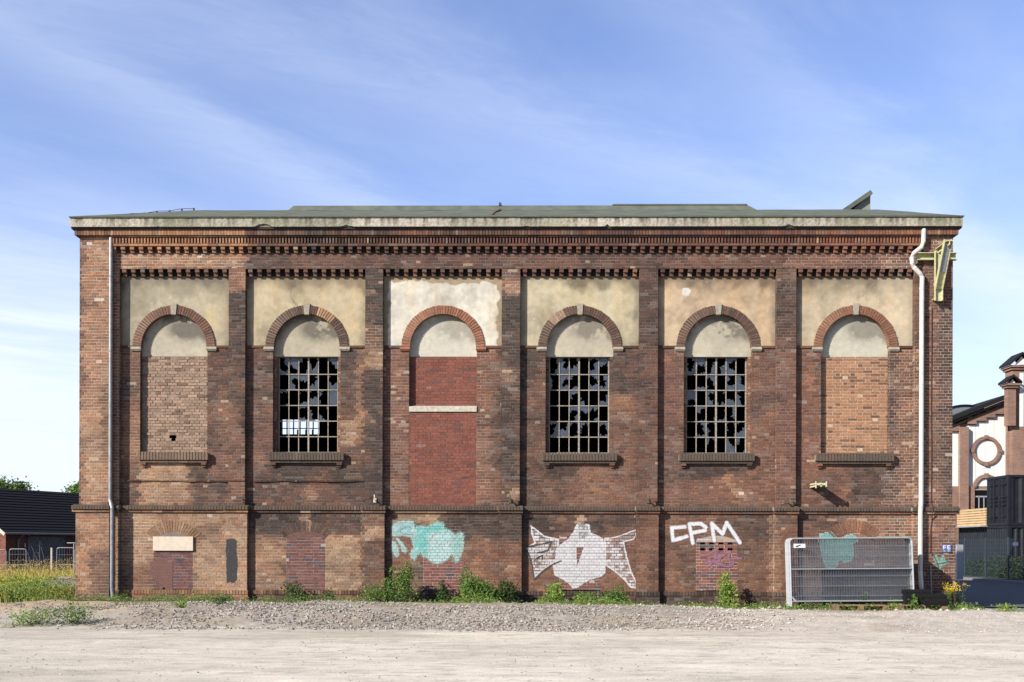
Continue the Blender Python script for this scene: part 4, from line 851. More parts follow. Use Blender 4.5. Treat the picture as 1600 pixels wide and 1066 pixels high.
# ------------------------------------------------------------------ paint on the walls: small flakes that follow the brick faces
def joint(u_m, z_m, new=False):
    """1 on a brick face, 0 in a mortar joint (same course grid as lay)"""
    r = np.floor(z_m / CRS); fz = z_m - r * CRS; head = (r % 2 == 1)
    st = np.where(head, .13, .26); off = np.where(head, .065, .13 * ((r // 2) % 2)); fu = np.mod(u_m - off, st)
    return (fz > .009) & (fz < CRS - .006) & (fu > .008) & (fu < st - .006)
def paint(name, label, x0, x1, y0, y1, Y, fn, step=.014, px0=700, bg=None):
    """fn(pxgrid, pygrid, onface) -> alpha (0..1), colour; coordinates in facade units"""
    xa, xb, za, zb_ = X(x0, Y, 870), X(x1, Y, 870), Z(y1, Y, px0), Z(y0, Y, px0)
    nx, nz = int((xb - xa) / step), int((zb_ - za) / step)
    gx = xa + (np.arange(nx) + .5) * step; gz = za + (np.arange(nz) + .5) * step; gx, gz = np.meshgrid(gx, gz, indexing='ij')
    pu = x0 + (gx - xa) / (xb - xa) * (x1 - x0); pv = y1 - (gz - za) / (zb_ - za) * (y1 - y0)
    on = joint(gx, gz); al, c = fn(pu, pv, on); al = np.clip(al, 0, 1)
    S_, R_, Mo_, L_ = fields(gx.ravel(), gz.ravel()); bgc = lerp(pal(R_), BC['soot'], np.clip(S_, 0, 1)[:, None] * .9).reshape(gx.shape + (3,)); bgc = bgc if bg is None else np.tile(np.array(bg), gx.shape + (1,)); bgc = np.where(on[..., None], bgc, bgc * .62)
    al = np.clip(al * (.80 + .40 * fbm(pu / 1.6, pv / 1.6, 399, 3)), 0, 1); k = al > (.16 + .10 * rng.random(al.shape)); c = lerp(bgc, c, (al ** 1.2)[..., None])
    gx, gz, c = gx[k], gz[k], c[k]; h = step / 2 * 1.02; n = len(gx)
    yy = np.full(n, Y - .0062)
    v = np.stack([np.stack([gx + a * h, yy, gz + b * h], -1) for a, b in ((-1, -1), (1, -1), (1, 1), (-1, 1))], 1).reshape(-1, 3)
    m_ = MB(); m_.add(v, np.arange(n * 4).reshape(n, 4), c); return m_.build(name, M_PAINT, HALL, label)
def ssd(d, w): return np.clip(1 - d / w, 0, 1)
def colr(*c): return np.array(c, float)

T_MAIN = [(650, 823), (658, 822), (668, 823), (675, 820), (678, 817), (685, 816), (692, 817), (695, 826), (701, 828), (706, 832), (712, 836), (719, 832), (724, 834), (725, 840), (724, 855), (718, 873), (716, 878), (711, 879), (708, 868), (706, 865), (700, 874), (690, 879), (680, 881), (672, 876), (668, 872), (661, 870), (657, 862), (652, 868), (648, 875), (643, 873), (641, 866), (646, 855), (644, 845), (641, 838), (648, 836)]
T_LEFT = [(612, 824), (617, 818), (626, 814.5), (640, 814), (646, 815), (648, 824), (650, 829), (649, 838), (640, 838.5), (628, 837), (612, 838)]
T_S1 = [(618, 841), (622, 842), (629, 849), (636, 860), (634, 864), (629, 862), (625, 852)]
T_S2 = [(612, 845), (617, 847), (622, 856), (623, 868), (618, 871), (613, 860)]
def f_teal(u, v, on):
    w1 = (fbm(u / 5, v / 5, 400, 3) - .5) * 2.4; u2, v2 = u + w1, v + w1 * .7
    polys = [T_MAIN, T_LEFT, T_S1, T_S2]; a = np.zeros(u.shape); d = np.full(u.shape, 1e9)
    for p in polys: a = np.maximum(a, inpoly(u2, v2, p)); d = np.minimum(d, dline(u2, v2, p, True))
    n1 = fbm(u / 9, v / 7, 401, 4); n2 = fbm(u / 3, v / 3, 402, 3)
    c = lerp(colr(.11, .48, .47), colr(.24, .62, .60), n1[..., None])
    wht = (sst(664, 674, u) * (1 - sst(704, 712, u)) * sst(828, 840, v + 6 * n1))[..., None]; c = lerp(c, colr(.50, .72, .74), wht * .8)
    lf = (1 - sst(640, 652, u))[..., None]; c = lerp(c, colr(.30, .50, .52), lf * .8)
    rt = sst(706, 712, u)[..., None]; c = lerp(c, colr(.30, .56, .53), rt)
    st_ = (sst(.60, .72, fbm((u + v) / 4, (u - v) / 16, 404, 3)))[..., None]; c = lerp(c, colr(.62, .74, .74), st_ * .6)
    rim = ssd(d, 1.8)[..., None]; c = lerp(c, colr(.55, .60, .55), rim * .8)
    # darker inner line drawing
    ln = np.minimum(dline(u, v, [(624, 829), (632, 824), (641, 824)]), dline(u, v, [(624, 829), (631, 835), (646, 836)])); c = lerp(c, colr(.06, .13, .15), ssd(ln, 1.0)[..., None] * .8)
    ln = np.minimum(dline(u, v, [(671, 848), (676, 838), (684, 833)]), dline(u, v, [(702, 853), (708, 843), (715, 838)])); c = lerp(c, colr(.42, .30, .27), ssd(ln, 2.2)[..., None] * .7)
    al = np.where(on, .97 - .25 * (n2 > .6), np.where(u > 661, .35, .60)) * a; halo = (~(a > 0)) & (d < 2.5); al = np.where(halo, .35 * on, al)
    return al, c * (0.85 + .3 * n2)[..., None]
paint('graffiti', 'turquoise and white spray-painted lettering shape', 610, 728, 811, 884, Y_LB, f_teal, px0=690)
W_BODY = [(868, 870), (869, 856), (873, 853), (880, 848), (887, 843), (895, 832), (901, 819), (905, 816), (911, 820), (919, 818), (922, 822), (923, 832), (936, 838), (942, 841), (945, 850), (947, 870), (946, 895), (940, 901), (922, 906), (912, 912), (903, 918), (896, 921), (890, 913), (880, 906), (866, 899), (864, 885)]
W_L = [(829, 821), (838, 827), (850, 837), (862, 840), (873, 842), (874, 885), (862, 882), (848, 893), (836, 906), (833, 893), (828, 875), (820, 855), (828, 852), (835, 848), (830, 835)]
W_R = [(944, 841), (960, 839), (975, 834), (996, 826), (994, 836), (990, 843), (975, 847), (980, 870), (988, 895), (996, 912), (995, 920), (985, 918), (975, 906), (960, 893), (945, 883)]
HOLE = [(901, 855), (912.5, 855), (907, 870), (902, 884)]
def f_star(u, v, on):
    w1 = (fbm(u / 5, v / 5, 410, 3) - .5) * 1.8; u2, v2 = u + w1, v + w1 * .7; n1 = fbm(u / 8, v / 6, 411, 4); n2 = fbm(u / 2.5, v / 2.5, 412, 3)
    B = inpoly(u2, v2, W_BODY) & ~inpoly(u2, v2, HOLE); Lw = inpoly(u2, v2, W_L) & ~B; Rw = inpoly(u2, v2, W_R) & ~B
    br = (vn(np.floor((u + 3 * np.floor((v - 800) / 4.62)) / 7.8), np.floor((v - 800) / 4.62), 77) > .22)
    al = np.where(B, np.where(on, .93, .50) * (.80 + .35 * n1), 0.)
    wing = np.where(on & br, .88, np.where(on, .34, .14)) * (0.35 + .95 * n1)
    dl = np.minimum(dline(u2, v2, W_L, True), dline(u2, v2, W_R, True)); wing = np.where(dl < 2.2, .92 * np.where(on, 1, .7), wing)
    al = np.where(Lw | Rw, wing, al); al = np.where(inpoly(u, v, [(945, 838), (996, 826), (990, 843), (960, 846)]) & Rw & (dl > 1.6), .30 * on, al)
    c = lerp(colr(.62, .64, .69), colr(.80, .81, .84), n2[..., None]); c = np.where(B[..., None], c * .95, c)
    drip = inpoly(u, v, [(903, 818), (918, 818), (920, 838), (905, 846)]) & (n2 > .42); al = np.where(drip & (v < 842), .35, al)
    blk = np.full(u.shape, 1e9)
    for p in ([(820, 855), (840, 852), (862, 847), (859, 855), (856, 861), (840, 864)], [(820, 855), (827, 868), (832, 885), (835, 906)], [(835, 906), (848, 893), (862, 883), (876, 877)], [(838, 873), (848, 868), (847, 874)]): blk = np.minimum(blk, dline(u, v, p))
    b = blk < 1.25; al = np.where(b, .95, al); c = np.where(b[..., None], colr(.045, .05, .055), c)
    return al, c
paint('graffiti', 'big white spray-painted star shape with black outline at its left wing', 817, 1000, 812, 924, Y_LB, f_star, px0=905)
LETT = [[(1070, 823.5), (1049.5, 825), (1051.5, 845), (1073, 838.5)], [(1077, 819), (1082.5, 849)], [(1077, 819), (1095, 818.5), (1102.5, 824)], [(1081, 833), (1102, 829)], [(1116, 845), (1112, 818), (1129, 834.5), (1135, 816.5), (1156, 848)]]
def f_cem(u, v, on):
    d = np.full(u.shape, 1e9); w1 = (fbm(u / 4, v / 4, 420, 2) - .5) * 1.0
    for p in LETT: d = np.minimum(d, dline(u + w1, v + w1, p))
    a = ssd(d - 1.8, 2.2); a = np.minimum(a, 1); e = ssd(dline(u, v, [(1090, 843), (1109, 843)]) - 1.0, 1.0); a = np.maximum(a, e * .7)
    n2 = fbm(u / 3, v / 3, 421, 3); return a * np.where(on, .98, .82), lerp(colr(.66, .70, .78), colr(.82, .84, .87), n2[..., None])
paint('graffiti', 'white spray-painted letters CFM', 1043, 1161, 811, 853, Y_LB, f_cem, px0=1100)
def f_purple(u, v, on):
    n1 = fbm(u / 7, v / 4, 430, 4); n2 = fbm(u / 2.5, v / 2.5, 431, 2)
    e = 1 - (((u - 1120) / 31) ** 2 + ((v - 872) / 15) ** 2); d = np.full(u.shape, 1e9)
    for p in ([(1095, 868), (1108, 866), (1118, 858), (1117, 872), (1128, 868), (1140, 862), (1138, 874), (1158, 872)], [(1100, 880), (1115, 878), (1130, 884), (1142, 884), (1146, 878)], [(1108, 872), (1112, 888)], [(1124, 866), (1122, 884)]): d = np.minimum(d, dline(u + 3 * (n1 - .5), v + 3 * (n2 - .5), p))
    a = np.maximum(ssd(d, 3.2), np.clip(e, 0, 1) * (n1 > .5) * .55); return a * .62, lerp(colr(.34, .14, .30), colr(.42, .26, .46), n2[..., None])
paint('graffiti', 'faint purple scribble on new red brick', 1090, 1162, 853, 892, Y_LB, f_purple, px0=1120, bg=(.25, .10, .075))
T6 = [(1279, 845), (1281, 835), (1289, 831), (1300, 830), (1308, 834), (1311, 842), (1318, 838), (1330, 834), (1338, 838), (1340, 846), (1333, 850), (1335, 862), (1332, 876), (1321, 880), (1312, 875), (1306, 888), (1290, 890), (1286, 876), (1282, 862)]
def f_t6(u, v, on):
    n1 = fbm(u / 8, v / 6, 440, 4); w1 = (n1 - .5) * 4; a = inpoly(u + w1, v + w1, T6); d = dline(u + w1, v + w1, T6, True)
    c = lerp(colr(.12, .48, .47), colr(.30, .62, .60), n1[..., None]); c = lerp(c, colr(.5, .66, .64), ssd(d, 2)[..., None])
    return a * np.where(on, .80, .45), c
paint('graffiti', 'turquoise spray-painted patch behind the fence panels', 1276, 1343, 828, 892, Y_LB, f_t6, px0=1310)
def f_pier(u, v, on):
    n1 = fbm(u / 5, v / 5, 450, 3); a = inpoly(u, v, [(1457, 868), (1464, 867), (1467, 876), (1474, 865), (1477, 876), (1485, 880), (1474, 884), (1468, 891), (1462, 882)])
    blk = np.minimum(dline(u, v, [(1458, 866), (1464, 878), (1467, 888)]), dline(u, v, [(1463, 882), (1484, 878)]))
    c = np.where((blk < .9)[..., None], colr(.05, .09, .09), lerp(colr(.16, .42, .36), colr(.26, .50, .44), n1[..., None])); return np.maximum(a * np.where(on, .8, .4), (blk < .9) * .9), c
paint('graffiti', 'small turquoise tag low on the right corner pier', 1454, 1488, 862, 893, Y_LPIER, f_pier, px0=1470)
def f_blk(u, v, on):
    w1 = (fbm(u / 6, v / 8, 460, 3) - .5) * 2; a = inpoly(u + w1, v + w1, [(353, 843), (362, 841.5), (369, 844), (369.5, 868), (371, 875), (370, 890), (370, 905), (366, 910), (354, 910)])
    return a * np.where(on, 1, .93), np.tile(colr(.016, .019, .028), u.shape + (1,)) * (.8 + .4 * fbm(u / 3, v / 3, 461, 2))[..., None]
paint('black_paint_patch', 'tall narrow patch of black paint', 350, 374, 839, 913, Y_LP, f_blk, px0=362)
def f_dark(u, v, on):
    n1 = fbm(u / 6, v / 6, 470, 3); a = inpoly(u, v, [(234, 878), (248, 874), (270, 878), (270, 922), (262, 923), (240, 905), (235, 890)]); return a * np.where(on, .62, .35), lerp(colr(.12, .05, .042), colr(.19, .08, .055), n1[..., None])
paint('red_wash', 'dark red smear over the bricked opening', 230, 274, 870, 926, Y_LB, f_dark, px0=255, bg=(.17, .075, .065))

# old mortar cracks and a rough broken string line in the first two bays
cr = MB()
for (xa_, xb_) in ((199, 357), (397, 570)):
    n = 60; xs = np.linspace(X(xa_, Y_BAY, 751), X(xb_, Y_BAY, 751), n)
    zc_ = Z(751.5, Y_BAY) + .02 * (vn(xs * 2.2, xs * 0, 5) - .5) ; th = .012 + .035 * vn(xs * 4, xs * 0, 8)
    for k in range(n - 1):
        cr.box(xs[k], xs[k + 1], Y_BAY - .022 - .02 * th[k] / .04, Y_BAY + .01, zc_[k] - th[k] * .5, zc_[k] + th[k] * .5, cw(xs[k], zc_[k]) * .55)
n = 14; xs = np.linspace(X(357, 0, 751), X(383, 0, 751), n)
for k in range(n - 1): cr.box(xs[k], xs[k + 1], -.02, .01, Z(751.5) - .012, Z(751.5) + .012, cw(xs[k], Z(751)) * .4)
cr.build('broken_ledge', M_BRICK, HALL)

# ---- things fixed to the wall
def pipe_clip(m_, x, y, z, r): m_.tube([(x, y, z - .02), (x, y, z + .02)], r, 10)
dp = MB(); px_, py_ = X(172.9, -.11), -.11; r = .052
zt_, zk = Z(365, -.2), Z(786, -.2, 174); xl2 = X(174.8, -.22, 850)
dp.tube([(px_, py_, zt_ + .1), (px_, py_, zk + .25), (px_, py_, zk + .08), (xl2, -.20, zk - .14), (xl2, -.20, zk - .3), (xl2, -.20, .55), (xl2 + .01, -.20, .42), (xl2 + .035, -.20, .15), (xl2 + .04, -.20, -.05)], r, 12)
for zz_ in (Z(430, -.2), Z(548, -.2), Z(634, -.2), Z(720, -.2)): pipe_clip(dp, px_, py_, zz_, r + .007)
for zz_ in (Z(850, -.29), Z(910, -.29)): pipe_clip(dp, xl2, -.20, zz_, r + .007)
dp.build('downpipe', M_ZINC, HALL, 'grey zinc downpipe at the left corner pier', smooth=False)
dp = MB(); P_ = lambda px, py, y=-.20: (X(px, y, py), y, Z(py, y, px))
dp.tube([P_(1443.5, 358), P_(1443, 378), P_(1439.5, 387), P_(1428, 396), P_(1425, 403), P_(1425.5, 412), P_(1429, 419), P_(1438, 428), P_(1441, 434), P_(1440.5, 450), P_(1439.3, 780), P_(1438.8, 792, -.28), P_(1438.3, 800, -.28), P_(1438, 890, -.28), P_(1440, 925, -.28)], r + .008, 12)
for (a_, b_) in ((1440.3, 452), (1440, 600), (1439.5, 752)): q = P_(a_, b_); pipe_clip(dp, q[0], q[1], q[2], r + .013)
dp.build('downpipe', M_WPIPE, HALL, 'white downpipe with a kink near the top at the right corner pier')
cb = MB(); pts = [(1456, 480), (1455.5, 560), (1455, 640), (1455.5, 700), (1455, 786)]; cb.tube([P_(a, b, Y_PIER - .012) for a, b in pts] + [P_(1457, 790, -.27), P_(1457, 800, -.27)] + [P_(a, b, Y_LPIER - .012) for a, b in ((1456, 812), (1454, 830), (1454, 862), (1457, 868))], .013, 6)
cb.build('cable', M_BROWNC, HALL)
vp = MB(); vp.tube([P_(1455.5, 932, Y_LPIER - .06), P_(1454.5, 900, Y_LPIER - .06), P_(1454, 889, Y_LPIER - .06), P_(1454, 886, Y_LPIER - .06)], .022, 8); q = P_(1454, 886, Y_LPIER - .06); vp.tube([q, (q[0], q[1], q[2] + .05)], .035, 8)
for b_ in (896, 915): q = P_(1454.6, b_, Y_LPIER - .06); vp.box(q[0] - .035, q[0] + .035, Y_LPIER - .06, Y_LPIER + .01, q[2] - .015, q[2] + .015)
vp.build('vent_pipe', M_ZINC, HALL)
# yellow steel bracket
yb_ = MB(); q0, q1 = X(1434, -.22, 400), X(1495.5, -.22, 400); zt_, zb_ = Z(395, -.2, 1465), Z(406.5, -.2, 1465)
yb_.box(q0, q1, -.135, -.12, zb_, zt_); yb_.box(q0, q1, -.24, -.12, zt_ - .016, zt_); yb_.box(q0, q1, -.24, -.12, zb_, zb_ + .016)
v0, v1 = X(1459.5, -.26, 440), X(1472, -.26, 440); zbot = Z(470.5, -.26, 1465)
yb_.box(v0, v1, -.265, -.25, zbot, zt_ + .02); yb_.box(v0, v0 + .018, -.33, -.25, zbot, zt_ + .02); yb_.box(v1 - .018, v1, -.33, -.25, zbot, zt_ + .02)
yb_.box(v0, v1, -.25, -.115, zbot + .05, zbot + .07); yb_.box(v0, v1, -.25, -.115, zt_ + .0, zt_ + .018)
vm = (v0 + v1) / 2; tip = (vm - .02, -.95, zt_ + .12); low_ = (vm, -.30, zbot + .30)
yb_.bar((vm, -.25, zt_ + .07), (vm - .02, -1.05, zt_ + .07), .16, .018); yb_.bar((vm, -.25, zt_ + .02), (vm - .02, -1.05, zt_ + .02), .012, .10)
yb_.bar(low_, tip, .20, .02, up=(0, 1, 0)); yb_.bar((low_[0] - .09, low_[1], low_[2]), (tip[0] - .09, tip[1], tip[2]), .018, .10, up=(0, 1, 0))
yb_.bar((low_[0] + .09, low_[1], low_[2]), (tip[0] + .09, tip[1], tip[2]), .018, .10, up=(0, 1, 0))
yo = yb_.build('steel_bracket', M_YELLOW, HALL, 'faded yellow steel bracket with a diagonal strut at the top of the right pier')
gp = MB(); d_ = (Vector(tip) - Vector(low_)); a_ = Vector(low_) + d_ * .35 + Vector((.0, -.022, -.0)); b_ = Vector(low_) + d_ * .93 + Vector((.0, -.022, 0)); gp.bar(a_, b_, .15, .012, up=(0, 1, 0)); gp.build('scuffed_plate', M_GREYP, yo)
st = MB(); qx, qz = X(1283, Y_BAY - .55, 757), Z(757.5, Y_BAY - .55, 1283); w_, h_ = .135, .05
for (dx0_, dx1_, dz0_, dz1_) in ((-w_, -w_ + .02, -h_, h_), (w_ - .02, w_, -h_, h_), (-.02, .02, -h_, h_), (-w_, w_, -.012, .012)): st.box(qx + dx0_, qx + dx1_, Y_BAY - .56, Y_BAY + .03, qz + dz0_, qz + dz1_)
st.box(qx - w_ - .01, qx - w_ + .012, Y_BAY - .57, Y_BAY - .54, qz - .09, qz + .09); st.box(qx + w_ - .012, qx + w_ + .01, Y_BAY - .57, Y_BAY - .54, qz - .05, qz + .09)
st.build('beam_stub', mat_plain('pale_yellow_steel', (.70, .70, .45), rough=.6, var=.25, vscale=30), HALL, 'pale yellow steel beam stub poking out of the wall')
for k, hx_ in enumerate((380.5, 586, 798, 1014, 1230)):
    h = MB(); x_, z_ = X(hx_, -.12, 778), Z(779 + k * .5, -.12, hx_)
    h.tube([(x_ - .02, .01, z_ - .02), (x_ - .02, -.16, z_ - .04), (x_ - .005, -.18, z_ + .03), (x_ - .01, -.165, z_ + .10)], .017, 6); h.box(x_ - .045, x_ + .02, -.03, .005, z_ - .09, z_ + .02)
    h.box(x_ - .035, x_ + .005, -.19, -.14, z_ - .10, z_ - .03); h.build('wall_hook', M_RUST if k != 1 else M_BOARD, HALL)
bd = MB(); b0_, b1_ = X(239, Y_LB - .05, 849), X(301.5, Y_LB - .05, 849); bd.box(b0_, b1_, Y_LB - .055, Y_LB - .012, Z(860.5, Y_LB - .05, 270), Z(838.5, Y_LB - .05, 270)); bd.build('board', M_BOARD, HALL, 'pale rectangular board fixed over the small bricked opening')
sg = MB(); s0, s1, s2, s3_ = X(1472.5, -.2, 857), X(1487, -.2, 857), Z(863, -.2, 1480), Z(851, -.2, 1480); sg.box(s0, s1, Y_LPIER - .025, Y_LPIER - .006, s2, s3_)
so = sg.build('number_plate', M_BLUE, HALL, 'small blue enamel number plate')
sl = MB(); sw, sh = s1 - s0, s3_ - s2
for (a, b, c_, d_2) in ((.10, .20, .35, .90), (.20, .42, .78, .90), (.20, .40, .52, .63), (.10, .16, .30, .45), (.55, .64, .35, .90), (.64, .86, .78, .90), (.64, .86, .52, .63), (.78, .88, .35, .60), (.55, .86, .33, .42), (.16, .34, .12, .20), (.60, .80, .12, .20)):
    sl.box(s0 + a * sw, s0 + b * sw, Y_LPIER - .0275, Y_LPIER - .024, s2 + c_ * sh, s2 + d_2 * sh)
sl.build('lettering', M_WHITEP, so)

# ------------------------------------------------------------------ ground
def height(x, y):
    x = np.asarray(x, float); y = np.asarray(y, float)
    hc = lerp(.27, .13, sst(-2, 9, x)); edge = -6.75 + (fbm(x * .5, x * 0, 500, 3) - .5) * .9 + .35 * sst(2, -8, x) * 0
    s = sst(edge, edge + 2.0, y) * (1 - .45 * sst(-2.2, -.6, y)); h = s * hc
    h = h + s * (fbm(x * .9, y * .9, 501, 3) - .5) * .10 + s * (fbm(x * 5, y * 5, 502, 3) - .5) * .05 + (fbm(x * .25, y * .6, 503, 3) - .5) * .05 + (fbm(x * 1.6, y * 5, 504, 4) - .5) * .018
    far = sst(1, 4, y); h = lerp(h, .02 + 0 * h, far * 0 + sst(11.6, 13, x) * sst(-3.5, -1.5, y) * .0)
    side = sst(11.5, 12.6, x); h = lerp(h, .03 + h * .15, side * sst(-3.2, -1.2, y))
    lf = sst(-11, -12.5, x); h = lerp(h, .18 + .1 * (fbm(x * .4, y * .4, 505, 2) - .5), lf * sst(-3.0, -1.5, y))
    out = sst(60, 140, np.hypot(x, y)); return lerp(h, 0 * h, out)
def ground_col(x, y):
    n1 = fbm(x * .35, y * .7, 510, 5); n2 = fbm(x * 1.1, y * 6, 511, 5); n3 = fbm(x * 7, y * 7, 512, 3); n4 = fbm(x * .22, y * 2.4, 514, 4)
    lot = lerp(np.array((.60, .545, .47)), np.array((.72, .66, .58)), sst(.3, .7, n1)[..., None]); lot = lot * (1 + (n2 - .5) * .34 + (n3 - .5) * .22 + (n4 - .5) * .14)[..., None] * np.array((.985, .99, .965)) * 1.08
    lot = lerp(lot, lot * np.array((.72, .72, .74)), (sst(.52, .72, fbm(x * 1.0, y * 3.0, 513, 5)) * .4)[..., None])
    lot = lot * lerp(1.0, .86, sst(2, -10, x + (n1 - .5) * 8))[..., None]; gs = sst(.60, .74, fbm(x * 3.5, y * 9, 515, 4))[..., None]; lot = lerp(lot, np.array((.36, .335, .31)), gs * .55)
    gr = lerp(np.array((.33, .30, .265)), np.array((.46, .42, .37)), n3[..., None]) * (1 + (n1 - .5) * .4)[..., None]
    pale = sst(1.5, 6, x + (n1 - .5) * 5)[..., None]; gr = lerp(gr, np.array((.60, .545, .48)) * (.8 + .4 * n3)[..., None], pale * .85); gr = lerp(gr, np.array((.36, .30, .23)) * (.75 + .5 * n3)[..., None], (sst(.48, .62, fbm(x * .5, y * .9, 641, 4)) * .6)[..., None])
    sand = (sst(-6.5, -8.8, x + (n1 - .5) * 3) * sst(-5.6, -4.6, y + (n3 - .5) * 1.0))[..., None]; gr = lerp(gr, np.array((.50, .39, .26)) * (.8 + .4 * n3)[..., None], sand * .9)
    edge = -6.75 + (fbm(x * .5, x * 0, 500, 3) - .5) * .9 + (n3 - .5) * .8 + (n1 - .5) * .5
    c = lerp(lot, gr, sst(-.1, .35, y - edge)[..., None])
    soil = lerp(np.array((.16, .125, .085)), np.array((.27, .22, .165)), n3[..., None])
    c = lerp(c, soil, (sst(-2.2, -1.4, y + (n1 - .5) * 1.2))[..., None] * (1 - sst(11.4, 12.5, x))[..., None])
    asp = (.085 + .05 * n3)[..., None] * np.array((1.0, 1.0, 1.0)); asp = lerp(asp * 2.6, asp, sst(-1.2, 2.0, y + (n1 - .5) * 2)[..., None])
    c = lerp(c, asp, (sst(11.6, 12.6, x + (n3 - .5) * .5) * sst(-2.9, -2.2, y + (n1 - .5) * 1.2))[..., None])
    return c
g = MB()
xs = np.concatenate([-np.array([1500, 900, 500, 300, 180, 120, 80, 60, 50, 42, 36, 30, 26, 22, 19]), np.arange(-17, 17.01, .085), np.array([19, 22, 26, 30, 36, 42, 50, 60, 80, 120, 180, 300, 500, 900, 1500])])
ys = np.concatenate([-np.array([1500, 800, 400, 200, 120, 80, 60, 45, 36, 30, 25, 21]), np.arange(-18, 0.61, .085), np.arange(1, 8, .5), np.array([8, 9, 10, 12, 14, 16, 18, 20, 23, 26, 29, 32, 36, 40, 46, 54, 64, 80, 110, 160, 260, 450, 800, 1500])])
GX, GY = np.meshgrid(xs, ys, indexing='ij'); GH = height(GX, GY)
g.grid(np.stack([GX, GY, GH], -1), ground_col(GX, GY)); gro = struct(g.build('ground', M_GROUND))
rd = MB(); rd.add([(11.9, .6, .075), (21.9, .6, .075), (21.9, 120, .075), (11.9, 120, .075)], [(0, 1, 2, 3)]); struct(rd.build('road', M_ASPH))
pv = MB(); pv.box(21.9, 22.6, -1, 120, -.1, .17); struct(pv.build('pavement', mat_plain('grey_paving', (.24, .24, .25), rough=.9)))
vg = MB(); vg.box(22.6, 23.9, 6, 120, -.1, .16); struct(vg.build('verge', mat_plain('dark_soil', (.05, .045, .035), rough=1.0)))

# crushed stone along the wall and loose pebbles on the lot
ICO = np.array([(0, 0, 1), (1, 0, 0), (0, 1, 0), (-1, 0, 0), (0, -1, 0), (0, 0, -1)], float); IF = np.array([(0, 1, 2), (0, 2, 3), (0, 3, 4), (0, 4, 1), (5, 2, 1), (5, 3, 2), (5, 4, 3), (5, 1, 4)])
def stones(n, xf, yf, smin, smax, colf, name, label, mat=M_STONE, pw=2.0):
    x = xf(n); y = yf(n, x); kk = fbm(x * .7, y * 1.1, 640, 3) + (rng.random(len(x)) - .5) * .25 > .41; x, y = x[kk], y[kk]; z = height(x, y); n = len(x); s = smin + (smax - smin) * rng.random(n) ** pw
    sh = (rng.random((n, 6, 1)) * .5 + .7) * ICO[None] + (rng.random((n, 6, 3)) - .5) * .45
    sc3 = np.stack([np.ones(n), .7 + .5 * rng.random(n), .45 + .35 * rng.random(n)], -1)[:, None, :]
    an = rng.random(n) * 6.28; ca, sa = np.cos(an)[:, None], np.sin(an)[:, None]
    v = sh * sc3 * s[:, None, None]; v = np.stack([v[..., 0] * ca - v[..., 1] * sa, v[..., 0] * sa + v[..., 1] * ca, v[..., 2]], -1)
    v = v + np.stack([x, y, z + s * .25], -1)[:, None, :]; F = (IF[None] + np.arange(n)[:, None, None] * 6).reshape(-1, 3)
    m_ = MB(); m_.add(v.reshape(-1, 3), F, np.repeat(colf(x, y), 8, axis=0)); return tag(m_.build(name, mat), label, 'gravel', kind='stuff')
def scol(x, y):
    n = len(x); r = rng.random((2, n)); c = lerp(np.array((.21, .19, .175)), np.array((.52, .475, .43)), (r[0] ** 1.3)[:, None]); c = np.where((r[1] < .15)[:, None], c * np.array((1.05, .86, .78)), c)
    p = sst(1.5, 7, x)[:, None]; return lerp(c, np.array((.60, .55, .50)) * (.75 + .5 * r[0])[:, None], p * .85)
def yst(n, x): return -6.75 + (fbm(x * .5, x * 0, 500, 3) - .5) * .9 - .25 + 5.2 * rng.random(n) ** 1.15 - .5 * rng.random(n) ** 6
stones(30000, lambda n: -10.2 + 16.9 * rng.random(n) ** .9 ** 1.15 * (.75 + .25 * rng.random(n)), yst, .007, .046, scol, 'crushed_stone', 'grey crushed stone heaped in a low bank before the wall', pw=2.6)
stones(9000, lambda n: rng.uniform(0.5, 15.5, n), yst, .006, .024, scol, 'crushed_stone', 'pale gravel bank on the right before the wall', pw=2.5)
stones(7000, lambda n: rng.uniform(-12, 14, n), lambda n, x: rng.uniform(-16.5, -6.5, n), .005, .020, lambda x, y: lerp(np.array((.26, .24, .22)), np.array((.60, .56, .50)), rng.random(len(x))[:, None]), 'pebbles', 'loose pebbles scattered over the pale gravel yard', pw=3.2)
stones(1500, lambda n: rng.uniform(-16, -8, n), lambda n, x: rng.uniform(-6.7, -2.5, n), .01, .05, scol, 'crushed_stone', 'scattered stones on the sandy left end of the bank', pw=2.5)
stones(900, lambda n: rng.uniform(-1, 12, n), lambda n, x: rng.uniform(-1.9, -.15, n), .02, .07, scol, 'rubble', 'small rubble lying at the foot of the wall')

# ------------------------------------------------------------------ plants
def leaves(m_, P, size, colf, asp=.45, up=.35):
    """P (n,3) leaf bases; each leaf a folded blade of two quads"""
    n = len(P); s = size * (.6 + .8 * rng.random(n)); az = rng.random(n) * 6.28; el = (rng.random(n) - .5) * 1.6 + up
    d = np.stack([np.cos(az) * np.cos(el), np.sin(az) * np.cos(el), np.sin(el)], -1); rr = rng.normal(size=(n, 3)); sd = np.cross(d, rr); sd /= np.linalg.norm(sd, axis=1)[:, None] + 1e-9
    nn = np.cross(sd, d); s = s[:, None]; mid = P + d * s * .5 + nn * s * .06; tip = P + d * s - nn * s * .05
    l_, r_ = mid + sd * s * asp * .5 + nn * s * .08, mid - sd * s * asp * .5 + nn * s * .08
    v = np.stack([P, l_, tip, r_, mid], 1).reshape(-1, 3); F = (np.array([[0, 4, 1], [4, 2, 1], [0, 3, 4], [4, 3, 2]])[None] + np.arange(n)[:, None, None] * 5).reshape(-1, 3)
    m_.add(v, F, np.repeat(colf(n), 4, axis=0))
